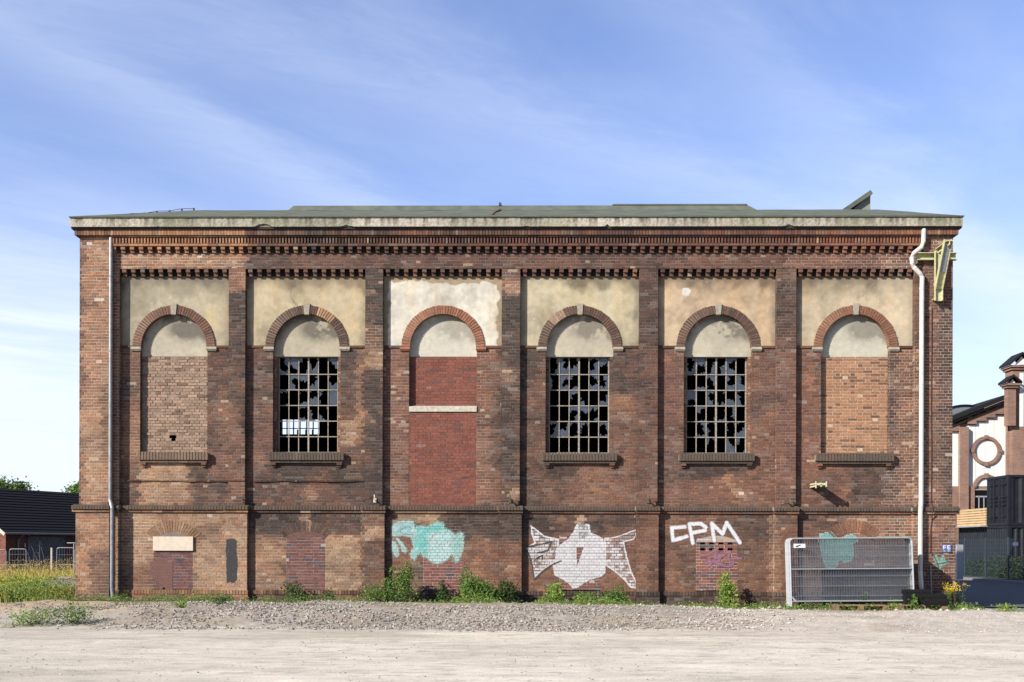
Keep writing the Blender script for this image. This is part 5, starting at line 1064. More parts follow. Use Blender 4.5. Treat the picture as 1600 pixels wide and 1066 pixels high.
def greens(a, b, yel=0.0):
    a, b = np.array(a), np.array(b)
    def f(n):
        r = rng.random((2, n)); c = lerp(a, b, r[0][:, None]); return np.where((r[1] < yel)[:, None], np.array((.42, .34, .05)), c)
    return f
G_DARK, G_MID, G_LIGHT = greens((.018, .042, .012), (.06, .11, .026)), greens((.045, .10, .018), (.12, .20, .04)), greens((.09, .16, .025), (.20, .29, .05))
def shrub(label, px, top, w_m, dep, y, kind='bush', dens=1.0, col=None, lsz=.055, stems=6, cat='shrub', group=None, basepy=None):
    x = X(px, y, 930); gz = float(height(x, y)); h = max(.16, Z(top, y, px) - gz)
    o = empty('shrub' if cat == 'shrub' else 'weed', (x, y, gz), label, cat, group)
    S, L = MB(), MB(); col = col or G_MID
    for k in range(stems):
        bx, by = (rng.random(2) - .5) * np.array((w_m * .35, dep * .4)); tx, ty = bx + (rng.random() - .5) * w_m * .75, by + (rng.random() - .5) * dep * .7
        hh = h * (1.0 if k == 0 else .45 + .5 * rng.random()); pts = []
        for j in range(6):
            t = j / 5; pts.append((lerp(bx, tx, t ** 1.5), lerp(by, ty, t ** 1.5), hh * t))
        S.tube([(p[0], p[1], p[2] - .03) for p in pts], [.010, .009, .008, .006, .005, .003], 5)
        n = int(120 * dens * hh / .5 * (w_m / .5) ** .5); t = rng.random(n) ** .8 * .95 + .05; pa = np.array(pts); q = t * 5; i0 = np.minimum(q.astype(int), 4); f = (q - i0)[:, None]
        P = pa[i0] * (1 - f) + pa[i0 + 1] * f; sp = (w_m * .30 * (1.2 - t * .8))[:, None]
        P = P + rng.normal(size=(n, 3)) * np.concatenate([sp, sp * .8, sp * .45], 1) * .8; P[:, 2] = np.clip(P[:, 2], .0, h)
        leaves(L, P, lsz, col)
    S.build('stem', M_RUST, o); L.build('foliage', M_LEAF, o); return o
SH = [('dark low bush at the foot of the bricked opening right of the first pilaster', 459, 911, .75, .4, -.35, G_DARK, 6), ('lone dark sprig against the base course left of the second pilaster', 514, 921, .22, .2, -.3, G_DARK, 3),
      ('loose leafy shrub directly left of the tall one at the second pilaster', 586, 915, .75, .45, -.45, G_MID, 7), ('tall thin-topped shrub in front of the second pilaster shadow', 612, 886, .48, .35, -.45, G_MID, 5),
      ('slender shrub reaching up to the turquoise graffiti', 634, 878, .55, .45, -.5, G_MID, 7), ('spindly leafy plant in front of the red bricked opening under the turquoise graffiti', 690, 909, .40, .3, -.4, G_DARK, 4),
      ('tallest dense shrub, just right of the turquoise graffiti', 734, 888, .62, .5, -.5, G_MID, 8), ('broad leafy bush joined to the tallest shrub on its right', 760, 902, .95, .55, -.5, G_MID, 10),
      ('dark rounded bush left of the third pilaster', 789, 907, .6, .45, -.42, G_DARK, 7), ('bright green upright shrub under the left wing of the white star', 868, 911, .42, .4, -.55, G_LIGHT, 7),
      ('low feathery shrub under the middle of the white star', 915, 926, .8, .4, -.5, G_MID, 6), ('rounded dark green bush under the right wing of the white star', 962, 914, .68, .45, -.5, G_MID, 8),
      ('yellow-green pointed shrub before the brick opening with vent holes', 1137, 896, .52, .42, -.55, G_LIGHT, 8), ('small leafy plant at the bottom edge of the stacked fence panels', 1352, 928, .3, .25, -1.15, G_MID, 4),
      ('leafy plant between the fence panels and the black blocks', 1393, 935, .45, .3, -1.2, G_LIGHT, 5), ('leafy plant growing in front of the black blocks', 1428, 932, .28, .2, -1.62, G_MID, 4)]
for (lb, px, tp, w_, dp_, y, cl, ns) in SH: shrub(lb, px, tp, w_ * .95, dp_, y, col=cl, stems=ns, dens=.85, lsz=.075 if cl is not G_MID else .068, group='shrubs along the foot of the wall')
# goldenrod by the right pier
for k, (px, tp, y, lb) in enumerate(((1478, 911, -.55, 'yellow-flowering goldenrod in front of the right corner pier'), (1499, 911, -.3, 'yellow-flowering goldenrod just past the right corner of the hall'))):
    x = X(px, y, 930); gz = float(height(x, y)); h = Z(tp, y, px) - gz; o = empty('goldenrod', (x, y, gz), lb, 'flower', 'goldenrods at the right corner'); S, L, F_ = MB(), MB(), MB()
    for s_ in range(7 if k == 0 else 5):
        tx, ty = (rng.random(2) - .5) * np.array((.36 if k == 0 else .25, .2)); hh = h * (.75 + .25 * rng.random()); S.tube([(tx * .3, ty * .3, -.03), (tx * .6, ty * .6, hh * .5), (tx, ty, hh)], [.006, .005, .003], 5)
        n = 45; t = rng.random(n); P = np.stack([tx * (.3 + .7 * t), ty * (.3 + .7 * t), hh * t * .82], -1) + rng.normal(size=(n, 3)) * .025; leaves(L, P, .06, G_DARK if k else G_MID, asp=.25)
        n = 34; P = np.array((tx, ty, hh - .03)) + rng.normal(size=(n, 3)) * np.array((.05, .04, .035)); leaves(F_, P, .022, greens((.52, .36, .01), (.75, .58, .03)), asp=.8)
    S.build('stem', M_RUST, o); L.build('foliage', M_LEAF, o); F_.build('flowers', M_LEAF, o)
for (px, tp, y, w_, cl, lb) in ((44, 953, -6.4, 1.0, G_LIGHT, 'pale feathery weed clump at the far left of the gravel bank'), (105, 944, -6.3, .85, G_MID, 'taller two-topped weed on the gravel bank left of the hall'), (284, 949, -4.6, .28, G_LIGHT, 'small bright weed tuft on the stone bank before the first bay'), (343, 947, -3.6, .5, G_DARK, 'grey-green weed on the stone bank below the black paint patch'), (1573, 952, -2.2, .55, G_LIGHT, 'low white-flowering weed on the right edge of the yard')):
    shrub(lb, px, tp, w_, .5, y, col=cl, stems=7, dens=1.2, lsz=.05, cat='weed')
# ground-hugging weeds along the wall (nobody could count them)
def carpet(n, xf, yf, hf, colf, name, label, size=.05, asp=.35):
    m_ = MB(); x = xf(n); y = yf(n); d = fbm(x * 1.1, y * 1.6, 600, 3) + (fbm(x * 4, y * 4, 601, 2) - .5) * .3; k = d > .46; x, y, d = x[k], y[k], d[k]
    z = height(x, y) + rng.random(len(x)) ** 1.6 * hf(x, y) * np.clip((d - .44) * 5, .15, 1.3); leaves(m_, np.stack([x, y, z], -1), size, colf, asp=asp, up=.5); return tag(m_.build(name, M_LEAF), label, 'weeds', kind='stuff')
carpet(30000, lambda n: rng.uniform(-11.6, 11.8, n), lambda n: rng.uniform(-1.75, -.25, n), lambda x, y: .13 + 0 * x, greens((.05, .10, .02), (.17, .24, .055), .02), 'weeds', 'low green weeds along the foot of the wall')
carpet(9000, lambda n: rng.uniform(-11.2, -4.5, n), lambda n: rng.uniform(-1.7, -.2, n), lambda x, y: .24 + 0 * x, greens((.04, .085, .02), (.14, .20, .06), .02), 'weeds', 'thicker green weeds at the foot of the first two bays')
carpet(7000, lambda n: rng.uniform(-1.5, 4, n), lambda n: rng.uniform(-1.5, -.4, n), lambda x, y: .25 + 0 * x, greens((.06, .13, .02), (.20, .29, .05), .02), 'weeds', 'bright green weeds below the white star graffiti')
carpet(2600, lambda n: rng.uniform(-13, 4, n), lambda n: rng.uniform(-6.9, -1.8, n), lambda x, y: .07 + 0 * x, greens((.06, .11, .02), (.20, .25, .06)), 'weeds', 'sparse small weeds creeping over the stone bank', size=.04)
carpet(3500, lambda n: rng.uniform(11.3, 17, n), lambda n: rng.uniform(-2.6, -1.2, n), lambda x, y: .07 + 0 * x, greens((.08, .12, .03), (.22, .25, .08)), 'weeds', 'thin weeds at the edge of the road')
# field of tall weeds at the left
def blades(n, xf, yf, hf, colf, name, label, lean=.25, wd=.012):
    m_ = MB(); x = xf(n); y = yf(n, x); z = height(x, y); h = hf(x, y) * (.5 + .6 * rng.random(n)); az = rng.random(n) * 6.28; ln_ = lean * h * rng.random(n)
    dx, dy = np.cos(az), np.sin(az); b = np.stack([x, y, z - .02], -1); mid = b + np.stack([dx * ln_ * .3, dy * ln_ * .3, h * .55], -1); tp = b + np.stack([dx * ln_, dy * ln_, h], -1)
    s_ = np.stack([-dy, dx, 0 * dx], -1) * wd * (.5 + rng.random(n))[:, None]; v = np.stack([b - s_, b + s_, mid + s_, mid - s_, tp], 1).reshape(-1, 3)
    c = colf(x, y, h); o_ = np.arange(n)[:, None] * 5
    m_.add(v, np.concatenate([o_ + 0, o_ + 1, o_ + 2, o_ + 3], 1), c); m_.add(np.zeros((0, 3)), np.zeros((0, 3), int)) if False else None
    m_.F[3].append(np.concatenate([o_ + 3, o_ + 2, o_ + 4], 1) + m_.n - n * 5); m_.C[3].append(np.repeat(c[:, None, :], 3, axis=1))
    return tag(m_.build(name, M_LEAF), label, 'weeds', kind='stuff')
def wcol(x, y, h):
    n = len(x); f = fbm(x * .8, y * .5, 610, 3); r = rng.random(n); a = lerp(np.array((.06, .11, .02)), np.array((.20, .24, .05)), r[:, None]); b = np.array((.30, .25, .07)) * (.7 + .6 * r)[:, None]
    return lerp(a, b, sst(.38, .70, f + .14 * sst(1, 9, y) + (r - .5) * .45)[:, None])
def yfield(n, x): return -1.5 + 19 * rng.random(n) ** 1.4
fl = lambda n: rng.uniform(-24, -11.5, n)
blades(52000, fl, yfield, lambda x, y: .16 + .50 * fbm(x * .9, y * .9, 620, 3) + .06 * sst(0, 7, y) - .28 * sst(-12.9, -11.7, x) * sst(3, -1, y), wcol, 'tall_weeds', 'tall green and yellowish weeds filling the plot left of the hall')
def mk(n, xf, yf, z0, z1, colf, size, name, label):
    m_ = MB(); x = xf(n); y = yf(n, x); f = fbm(x * .8, y * .8, 611, 2); z = height(x, y) + lerp(z0, z1, rng.random(n)) * (.6 + .6 * f); leaves(m_, np.stack([x, y, z], -1), size, colf, asp=.4, up=.6); return tag(m_.build(name, M_LEAF), label, 'weeds', kind='stuff')
mk(26000, lambda n: rng.uniform(-19, -11.7, n), lambda n, x: -1.5 + 5 * rng.random(n) ** 1.3, .0, .55, greens((.05, .10, .018), (.20, .26, .055), .03), .06, 'leafy_weeds', 'leafy green undergrowth at the near edge of the weed plot')
mk(5000, lambda n: rng.uniform(-17, -13.3, n), lambda n, x: rng.uniform(-.9, 3.5, n), .32, .56, greens((.42, .34, .02), (.62, .50, .04)), .028, 'yellow_flowers', 'small yellow flowers dotted over the weed plot')
mk(9000, lambda n: rng.uniform(-22, -12.5, n), lambda n, x: rng.uniform(4, 16, n), .30, .85, greens((.28, .22, .06), (.46, .33, .10)), .05, 'dry_seed_heads', 'yellow-brown seed heads at the back of the weed plot')
for (px, y, h) in ((1, 0, 0),):
    pass
rk = MB(); x0, x1 = X(75, 2.0, 908), X(130, 2.0, 908); gx, gy = np.meshgrid(np.linspace(x0, x1, 30), np.linspace(1.6, 2.6, 14), indexing='ij')
zt = .62 + .12 * fbm(gx * 3, gy * 3, 630, 3) * sst(x0, x0 + .3, gx) + .04 * fbm(gx * 9, gy * 9, 631, 2)
rk.grid(np.stack([gx, gy + .08 * (fbm(gx * 5, gy, 632, 2) - .5), zt], -1), np.tile(np.array((.42, .38, .33)), gx.shape + (1,)))
for (sl_, fl_) in ((gy[:, 0], 0), (gy[:, -1], -1)):
    P = np.stack([np.stack([gx[:, fl_], gy[:, fl_] + .02, zt[:, fl_]], -1), np.stack([gx[:, fl_] + .05, gy[:, fl_] + .1 * (1 if fl_ == 0 else -1), np.full(30, .35)], -1), np.stack([gx[:, fl_], gy[:, fl_], np.full(30, -.05)], -1)], 1); rk.grid(P, np.tile(np.array((.34, .31, .27)), (30, 3, 1)))
for i_ in (0, -1):
    P = np.stack([np.stack([gx[i_], gy[i_], zt[i_]], -1), np.stack([gx[i_] + .04, gy[i_], np.full(14, -.05)], -1)], 1); rk.grid(P, np.tile(np.array((.34, .31, .27)), (14, 2, 1)))
tag(rk.build('concrete_slab', M_CONC), 'broken concrete slab lying among the weeds beside the left corner of the hall', 'slab')

# ------------------------------------------------------------------ stacked mesh fence panels
def fence_panel(W_, H_, legs=.10, mid=True, lab='', wire=.0021, sp=.062, fmat=None):
    o = empty('mesh_barrier', (0, 0, 0), lab, 'fence panel'); r = .021; fr = MB(); R_ = .10
    pts = [(0, 0, -legs), (0, 0, H_ - R_)] + [(R_ - R_ * math.cos(a), 0, H_ - R_ + R_ * math.sin(a)) for a in (.5, 1.0, 1.45)] + [(W_ - R_ + R_ * math.sin(a), 0, H_ - R_ + R_ * math.cos(a)) for a in (.12, .6, 1.1)] + [(W_, 0, H_ - R_), (W_, 0, -legs)]
    fr.tube(pts, r, 8); fr.tube([(0, 0, .03), (W_, 0, .03)], r * .85, 8)
    if mid: fr.tube([(0, 0, H_ * .52), (W_, 0, H_ * .52)], r * .7, 8)
    for s_ in (0, W_): fr.bar((s_ + (.02 if s_ == 0 else -.02), 0, .14), (s_ + (.11 if s_ == 0 else -.11), 0, .03), .006, .04)
    fr.build('frame', fmat or M_GALV, o); ms = MB(); n = int(W_ / sp)
    for k in range(1, n): x_ = W_ * k / n; ms.box(x_ - wire, x_ + wire, -wire, wire, .03, H_ - .01)
    for z_ in np.arange(.16, H_ - .05, .245): ms.box(0, W_, -.009, -.003, z_ - wire * 2, z_ + wire * 2)
    ms.build('wire_mesh', M_WIRE, o); return o
y_f = -1.35; xL_, xR_ = X(1237, y_f, 900), X(1424, y_f + .2, 900); zb_, zt_ = Z(942, y_f, 1240), Z(841.5, y_f + .1, 1240)
PW, PH = xR_ - xL_, zt_ - zb_; NP = 10; proto = None
ords = ['foremost', 'second from the front', 'third from the front', 'fourth from the front', 'fifth from the front', 'sixth from the front', 'seventh from the front', 'eighth from the front', 'ninth from the front', 'rearmost, nearest the wall,']
for k in range(NP):
    lb = '%s galvanised mesh fence panel of the upright stack leaning at the wall' % ords[k]
    if proto is None: proto = fence_panel(PW, PH); o = proto
    else: o = copy_tree(proto)
    o.location = (xL_ + (rng.random() - .5) * .012, y_f + k * .0455, zb_ + (rng.random() - .5) * .006); o.rotation_euler = (math.radians(-5.0), 0, 0)
    o.rotation_euler = (math.radians(-4.5), math.radians(-.6), 0)
    tag(o, lb, 'fence panel', 'mesh fence panels stacked against the wall')
tg = MB(); qx, qy = X(1249, y_f - .03, 853), y_f + .07; qz = Z(853, qy - .03, 1249); tg.box(qx - .13, qx + .16, qy - .06, qy - .05, qz - .05, qz + .05)
t_ = tg.build('name_plate', M_WHITEP); tag(t_, 'white name plate clipped to the top left of the stacked fence panels', 'plate')
mk_ = MB(); mk_.bar((qx - .07, qy - .063, qz - .015), (qx + .04, qy - .063, qz + .02), .008, .02); mk_.bar((qx - .07, qy - .063, qz - .015), (qx - .03, qy - .063, qz - .02), .008, .02); mo = mk_.build('mark', M_BLACKR, t_)

# pallets and black plastic fence feet
def pallet(x, y, z, L_, W_, lab, rz=0.0):
    o = empty('pallet', (x, y, z), lab, 'pallet', 'wooden pallets at the wall'); o.rotation_euler = (0, 0, rz)
    m_ = MB()
    for k in range(6): q = -W_ / 2 + (k + .5) * W_ / 6; m_.box(-L_ / 2, L_ / 2, q - .05, q + .05, .12, .142)
    m_.build('deck', M_WOOD, o); m_ = MB()
    for a in (-1, 0, 1):
        m_.box(-L_ / 2, L_ / 2, a * (W_ / 2 - .05) - .05, a * (W_ / 2 - .05) + .05, 0, .02)
        for b in (-1, 0, 1): m_.box(b * (L_ / 2 - .07) - .07, b * (L_ / 2 - .07) + .07, a * (W_ / 2 - .06) - .05, a * (W_ / 2 - .06) + .05, .02, .12)
    m_.build('blocks', M_WOOD, o); return o
px1 = X(1343, -1.5, 948); pallet(px1, -1.25, float(height(px1, -1.25)) + .0, 1.35, .8, 'wooden pallet under the front edge of the stacked fence panels')
px2 = X(1440, -1.5, 948); zp = float(height(px2, -1.3)) + .01; pallet(px2, -1.25, zp, 1.2, .7, 'wooden pallet carrying the black blocks')
def foot(lab, x, y, z, L_, W_=.22, H_=.13, rz=0.0):
    o = empty('fence_foot', (x, y, z), lab, 'fence foot', 'black plastic fence feet stacked on a pallet'); o.rotation_euler = (0, 0, rz); m_ = MB()
    b = .018; m_.hexa([(-L_ / 2, -W_ / 2, 0), (-L_ / 2, W_ / 2, 0), (L_ / 2, W_ / 2, 0), (L_ / 2, -W_ / 2, 0), (-L_ / 2 + b, -W_ / 2 + b, H_), (-L_ / 2 + b, W_ / 2 - b, H_), (L_ / 2 - b, W_ / 2 - b, H_), (L_ / 2 - b, -W_ / 2 + b, H_)])
    for k in range(5): q = -L_ / 2 + (k + .5) * L_ / 5; m_.box(q - .045, q + .045, -W_ / 2 - .004, -W_ / 2 + .02, .02, H_ * .55)
    m_.build('body', M_BLACKR, o); h = MB()
    for q in (-.16, 0, .16): h.tube([(q, 0, H_ - .002), (q, 0, H_ + .008)], .024, 8)
    h.build('socket_ring', M_DARK, o); return o
zq = zp + .145
xa_ = X(1415, -1.4, 930); xb_ = X(1462, -1.5, 940)
foot('bottom black block on the left of the pallet stack', xa_ + .30, -1.42, zq, .72); foot('black block one up on the left of the pallet stack', xa_ + .30, -1.40, zq + .132, .70)
foot('topmost black block on the left of the pallet stack', xa_ + .28, -1.34, zq + .264, .66, H_=.10)
foot('lower black block at the right end of the pallet', xb_ - .02, -1.52, zq, .62, H_=.15); foot('upper black block at the right end of the pallet', xb_ - .05, -1.45, zq + .152, .64, H_=.10)
foot('black block behind the others at the back of the pallet', xa_ + .45, -1.10, zq, .75)

# ------------------------------------------------------------------ left background: dark roofed house, fences, trees
def at(px, py, d): return np.array(hit(px, py, d - DIST))     # (x, z) of a pixel at distance d
H0 = np.array((hit(9, 850, 57 - DIST)[0], 57 - DIST)); dirv = np.array((2.0, 4.8)); dirv = dirv / np.linalg.norm(dirv); nrm = np.array((dirv[1], -dirv[0]))
hs = empty('brick_house', (H0[0], H0[1], 0), 'low dark brick house with a black tiled roof behind the weeds at the left', 'house')
def hp(a, b, z): return (dirv[0] * a + nrm[0] * b, dirv[1] * a + nrm[1] * b, z)     # a along the shaded wall, b outward
def hbox(m_, a0, a1, b0, b1, z0, z1, c=(.5, .5, .5)):
    m_.hexa([hp(a0, b0, z0), hp(a0, b1, z0), hp(a1, b1, z0), hp(a1, b0, z0), hp(a0, b0, z1), hp(a0, b1, z1), hp(a1, b1, z1), hp(a1, b0, z1)], c)
EZ = hit(60, 829, 59 - DIST)[1]; RZ = hit(5, 763, 61 - DIST)[1]; WD = 7.4
hw = MB(); fr_c = flat_col((.16, .055, .045), .25, (.10, .05, .05), .2, (.20, .15, .13))  # long wall coloured darker than the gable, its shade painted in
hbox(hw, 0, 14, -WD, -.02, -.3, EZ + .02, (.10, .05, .04))
lay(hw, (0, 0, 0), (dirv[0], dirv[1], 0), (nrm[0], nrm[1], 0), 0.0, 14, -.1, EZ, col=fr_c[0], mcol=fr_c[1])
lay(hw, (0, 0, 0), (nrm[0], nrm[1], 0), (-dirv[0], -dirv[1], 0), -WD, 0, -.1, EZ, col=flat_col((.24, .085, .06), .25)[0], mcol=fr_c[1])  # gable brick coloured lighter, sunlight put into its tone
hw.add([hp(0, 0, EZ), hp(0, -WD, EZ), hp(0, -WD / 2, RZ - .15)], [(0, 1, 2)], (.20, .08, .06)); hw.build('wall', M_BRICK, hs)
hr = MB(); ov = .38
def roofpt(a, b, z): return hp(a, b, z)
sl = (RZ - EZ) / (WD / 2)
for s_ in (1, -1):
    be, br_ = (ov if s_ == 1 else -WD - ov), -WD / 2; ze = EZ - sl * ov + .12; nrow = 16; 
    for k in range(nrow):
        t0, t1 = k / nrow, (k + 1) / nrow; b0, b1 = lerp(be, br_, t0), lerp(be, br_, t1); z0, z1 = lerp(ze, RZ, t0), lerp(ze, RZ, t1)
        hr.hexa([roofpt(-.45, b0, z0 - .02), roofpt(-.45, b1, z1 - .06), roofpt(14.4, b1, z1 - .06), roofpt(14.4, b0, z0 - .02), roofpt(-.45, b0, z0 + .035), roofpt(-.45, b1, z1), roofpt(14.4, b1, z1), roofpt(14.4, b0, z0 + .035)])
rfo = hr.build('roof', M_TILE, hs)
gt = MB(); gt.tube([hp(-.5, ov + .04, EZ - sl * ov + .06), hp(14.4, ov + .04, EZ - sl * ov + .06)], .06, 8); gt.tube([hp(1.0, ov, EZ - .15), hp(.75, .10, EZ - .55), hp(.75, .08, 0)], .04, 8); gt.tube([hp(5.5, ov, EZ - .15), hp(5.3, .10, EZ - .5), hp(5.3, .08, 0)], .04, 8)
gt.build('gutter', mat_plain('dull_zinc', (.22, .23, .25), rough=.6), hs)
vb = MB(); vb.bar(hp(-.5, ov + .1, EZ - sl * ov), hp(-.5, -WD / 2, RZ - .03), .06, .16); vb.bar(hp(-.5, -WD - ov, EZ - sl * ov), hp(-.5, -WD / 2, RZ - .03), .06, .16); vb.build('bargeboard', M_BOARD, hs)
dr = MB()
for k in range(14): q = 1.55 + k * .17; hbox(dr, q + .006, q + .162, .015, .04 + .01 * rng.random(), -.2, hit(60, 841, 59 - DIST)[1])
dr.build('door', M_GREYDOOR, hs); df = MB(); hbox(df, 1.42, 1.54, .0, .06, -.2, 2.3); hbox(df, 3.94, 4.06, .0, .06, -.2, 2.3); hbox(df, 1.42, 4.06, .0, .06, hit(60, 841, 59 - DIST)[1] + .005, hit(60, 841, 59 - DIST)[1] + .1); df.build('door_frame', M_GREYDOOR, hs)
# purple tag on the gable of the house
def leftpanel(px0, px1, top, d, lab, tilt=0.0):
    x0, zt0 = at(px0, top, d); x1 = at(px1, top, d)[0]; o = fence_panel(max(.4, x1 - x0), zt0 - .1, legs=.1, mid=True, wire=.002, sp=.10, fmat=M_WIRE); o.location = (x0, d - DIST, .1); o.rotation_euler = (0, 0, tilt); return tag(o, lab, 'fence panel', 'mesh fence panels in the weeds at the left')
leftpanel(15, 41, 858, 44, 'mesh fence panel with a sloping top at the far left behind the weeds'); leftpanel(89, 117, 856, 43, 'mesh fence panel with a middle bar beside the left corner of the hall'); leftpanel(-50, 10, 859, 44.5, 'mesh fence panel cut off by the left edge')
pst = MB(); x_, z_ = at(81, 856, 42); pst.tube([(0, 0, 0), (0, 0, z_)], .045, 8); po = pst.build('wooden_post', M_BOARD); po.location = (x_, 42 - DIST, .0); tag(po, 'pale wooden post standing alone between the mesh fence panels', 'post')
pst = MB(); x_, z_ = at(115.5, 849, 41); pst.tube([(0, 0, 0), (0, 0, z_)], .02, 8); pst.box(-.25, .06, -.05, .05, z_, z_ + .03); po = pst.build('signpost', M_GALV); po.location = (x_, 41 - DIST, 0); tag(po, 'thin grey post with a short flat top beside the left corner of the hall', 'post')
# bare brambles in front of the door
br = MB()
for k in range(16):
    x_ = at(rng.uniform(44, 76), 880, 47)[0]; h = .9 + .9 * rng.random(); dx = (rng.random() - .5) * 1.4; br.tube([(x_, 19, 0), (x_ + dx * .3, 19, h * .6), (x_ + dx * .8, 19.1, h), (x_ + dx * 1.1, 19.1, h * .85)], [.016, .012, .009, .004], 5)
bo = br.build('bare_bush', M_GREYDOOR); tag(bo, 'bare tangled bramble stems in front of the grey double door', 'bush')

def tree(lab, x, y, H, cw_, n, base_, col, seed=1):
    global rng
    o = empty('tree', (x, y, 0), lab, 'tree', 'trees behind the dark roof'); T, L = MB(), MB(); T.tube([(0, 0, -.2), (.1, 0, H * .3), (0, .1, H * .55), (.1, 0, H * .85)], [.28, .22, .15, .05], 9)
    cl = []
    for k in range(26):
        az = rng.random() * 6.28; zf = rng.random(); r_ = cw_ * (.25 + .75 * rng.random()) * math.sqrt(max(.05, 1 - (2 * zf - 1) ** 2)); c_ = np.array((math.cos(az) * r_, math.sin(az) * r_, lerp(base_, H, .1 + .82 * zf))); cl.append((c_, .45 + .5 * rng.random()))
        T.tube([(0, 0, c_[2] * .6), tuple(c_ * np.array((.5, .5, .85))), tuple(c_)], [.07, .045, .015], 5)
    for c_, r_ in cl:
        m_ = n // 26; P = c_ + rng.normal(size=(m_, 3)) * r_ * cw_ / 2.6 * np.array((.75, .75, .5)); leaves(L, P, .20, col, asp=.6)
    T.build('trunk', M_RUST, o); L.build('crown', M_LEAF, o); return o
x_, z_ = at(12, 739, 78); tree('green tree rising above the dark roof at the left edge', x_ - .6, 78 - DIST, z_, 2.0, 9000, z_ - 4.5, greens((.035, .075, .015), (.10, .16, .03)))
x_, z_ = at(117, 755, 76); tree('green tree peeping over the roof right beside the hall', x_ + .4, 76 - DIST, z_, 1.2, 6000, z_ - 3.5, greens((.05, .11, .018), (.13, .21, .035)))

# ------------------------------------------------------------------ right background: gabled brick hall with white panels
GD = 76.0; GY = GD - DIST
gh = empty('gabled_brick_hall', (at(1540, 850, GD)[0], GY, 0), 'tall gabled brick hall with white rendered panels at the right edge', 'building'); gx0 = gh.location.x
def gp_(px, py): q = at(px, py, GD); return q[0] - gx0, q[1]
def gpoly(m_, pts, y0, y1, c=(.5, .5, .5)):
    n = len(pts); v = [(a, y0, b) for a, b in pts] + [(a, y1, b) for a, b in pts]
    for i in range(n): j = (i + 1) % n; m_.add([v[i], v[j], v[n + j], v[n + i]], [(0, 1, 2, 3)], c)
    for i in range(1, n - 1): m_.add([v[0], v[i], v[i + 1]], [(0, 1, 2)], c); m_.add([v[n], v[n + i], v[n + i + 1]], [(0, 2, 1)], c)
mt, tt, pp = base_mat('warm_brick_far'); tcn = N(tt, 'ShaderNodeTexCoord'); mpn = N(tt, 'ShaderNodeMapping'); mpn.inputs['Rotation'].default_value = (math.pi / 2, 0, 0); tt.links.new(tcn.outputs['Object'], mpn.inputs[0])
bt = N(tt, 'ShaderNodeTexBrick', inp={'Scale': 1.0, 'Brick Width': .26, 'Row Height': .077, 'Mortar Size': .008, 'Color1': (.145, .072, .048, 1), 'Color2': (.095, .048, .036, 1), 'Mortar': (.14, .11, .088, 1)}); tt.links.new(mpn.outputs[0], bt.inputs['Vector'])
nn_ = N(tt, 'ShaderNodeTexNoise', inp={'Scale': 1.2, 'Detail': 4}); tt.links.new(tcn.outputs['Object'], nn_.inputs['Vector']); tt.links.new(mixc(tt, 1.0, bt.outputs[0], ramp(tt, nn_.outputs[0], [(.3, .8), (.7, 1.2)]), 'MULTIPLY'), pp.inputs['Base Color']); pp.inputs['Roughness'].default_value = .9
M_FARB = mt
ridge_dx = (1640 - 1490) ; 
wl = MB(); g = gp_
gpoly(wl, [g(1440, 905), g(1440, 683), g(1572, 630), g(1700, 578), g(1900, 660), g(1900, 905)], 0.0, 10.0); wl.build('wall', M_FARB, gh)
for rects in (((1450, 1483, 690, 760), (1483, 1497, 674, 760)), ((1510, 1524, 664, 760), (1524, 1539, 659, 760), (1539, 1553, 654, 760), (1553, 1571, 648.5, 760))):
    pn = MB()
    for (a, b, t, u_) in rects: x0, z1 = g(a, t); x1, z0 = g(b, u_); pn.box(x0, x1, -.02, -.004, z0, z1)
    pn.build('white_panel', M_WHITE, gh)
pr = MB()                                                        # raised brick piers between the panels
for (a, b, t) in ((1497, 1510, 668), (1571, 1578, 640)): x0, z1 = g(a, t); x1, z0 = g(b, 905); pr.box(x0, x1, -.35, -.0, z0, z1)
for (a, b, z_a, z_b) in ((1450, 1497, 760, 905), (1510, 1521, 760, 905)): x0, z1 = g(a, z_a); x1, z0 = g(b, z_b); pr.box(x0, x1, -.18, 0, z0, z1)
# stepped brick rim over the panels
for (a, b, t, u_) in ((1483, 1497, 668, 674), (1510, 1524, 657, 663), (1524, 1539, 652, 658), (1539, 1553, 647, 653), (1553, 1571, 641, 647.5)): x0, z1 = g(a, t); x1, z0 = g(b, u_); pr.box(x0, x1, -.22, 0, z0, z1 + .25)
pr.build('pier', M_FARB, gh)
def ring(m_, cx, cz, r0, r1, y0, y1, a0=0, a1=2 * math.pi, n=40):
    for k in range(n):
        t0, t1 = lerp(a0, a1, k / n), lerp(a0, a1, (k + 1) / n); v = []
        for yy in (y0, y1):
            for (r_, t_) in ((r0, t0), (r1, t0), (r1, t1), (r0, t1)): v.append((cx + r_ * math.cos(t_), yy, cz + r_ * math.sin(t_)))
        m_.hexa(v)
rg = MB(); cx, cz = g(1540, 704.5); s_ = GD / FPX; ring(rg, cx, cz, 17.5 * s_, 22.5 * s_, -.16, 0)
for a_ in range(4): t_ = a_ * math.pi / 2; rg.box(cx + math.cos(t_) * 21 * s_ - .13, cx + math.cos(t_) * 21 * s_ + .13, -.2, 0, cz + math.sin(t_) * 21 * s_ - .13, cz + math.sin(t_) * 21 * s_ + .13)
rg.build('round_blind_window', M_FARB, gh)
rg = MB(); cx, cz = g(1540, 762); ring(rg, cx, cz, 15.5 * s_, 20.5 * s_, -.16, 0, 0, math.pi, 24); rg.box(cx - .14, cx + .14, -.2, 0, cz + 14.5 * s_, cz + 22 * s_); rg.build('arch', M_FARB, gh)
wn = MB(); x0, z1 = g(1521, 765); x1, z0 = g(1560, 800); wn.box(x0, x1, -.05, .0, z0, z1); wno = wn.build('window', M_DARK, gh)
fr = MB(); 
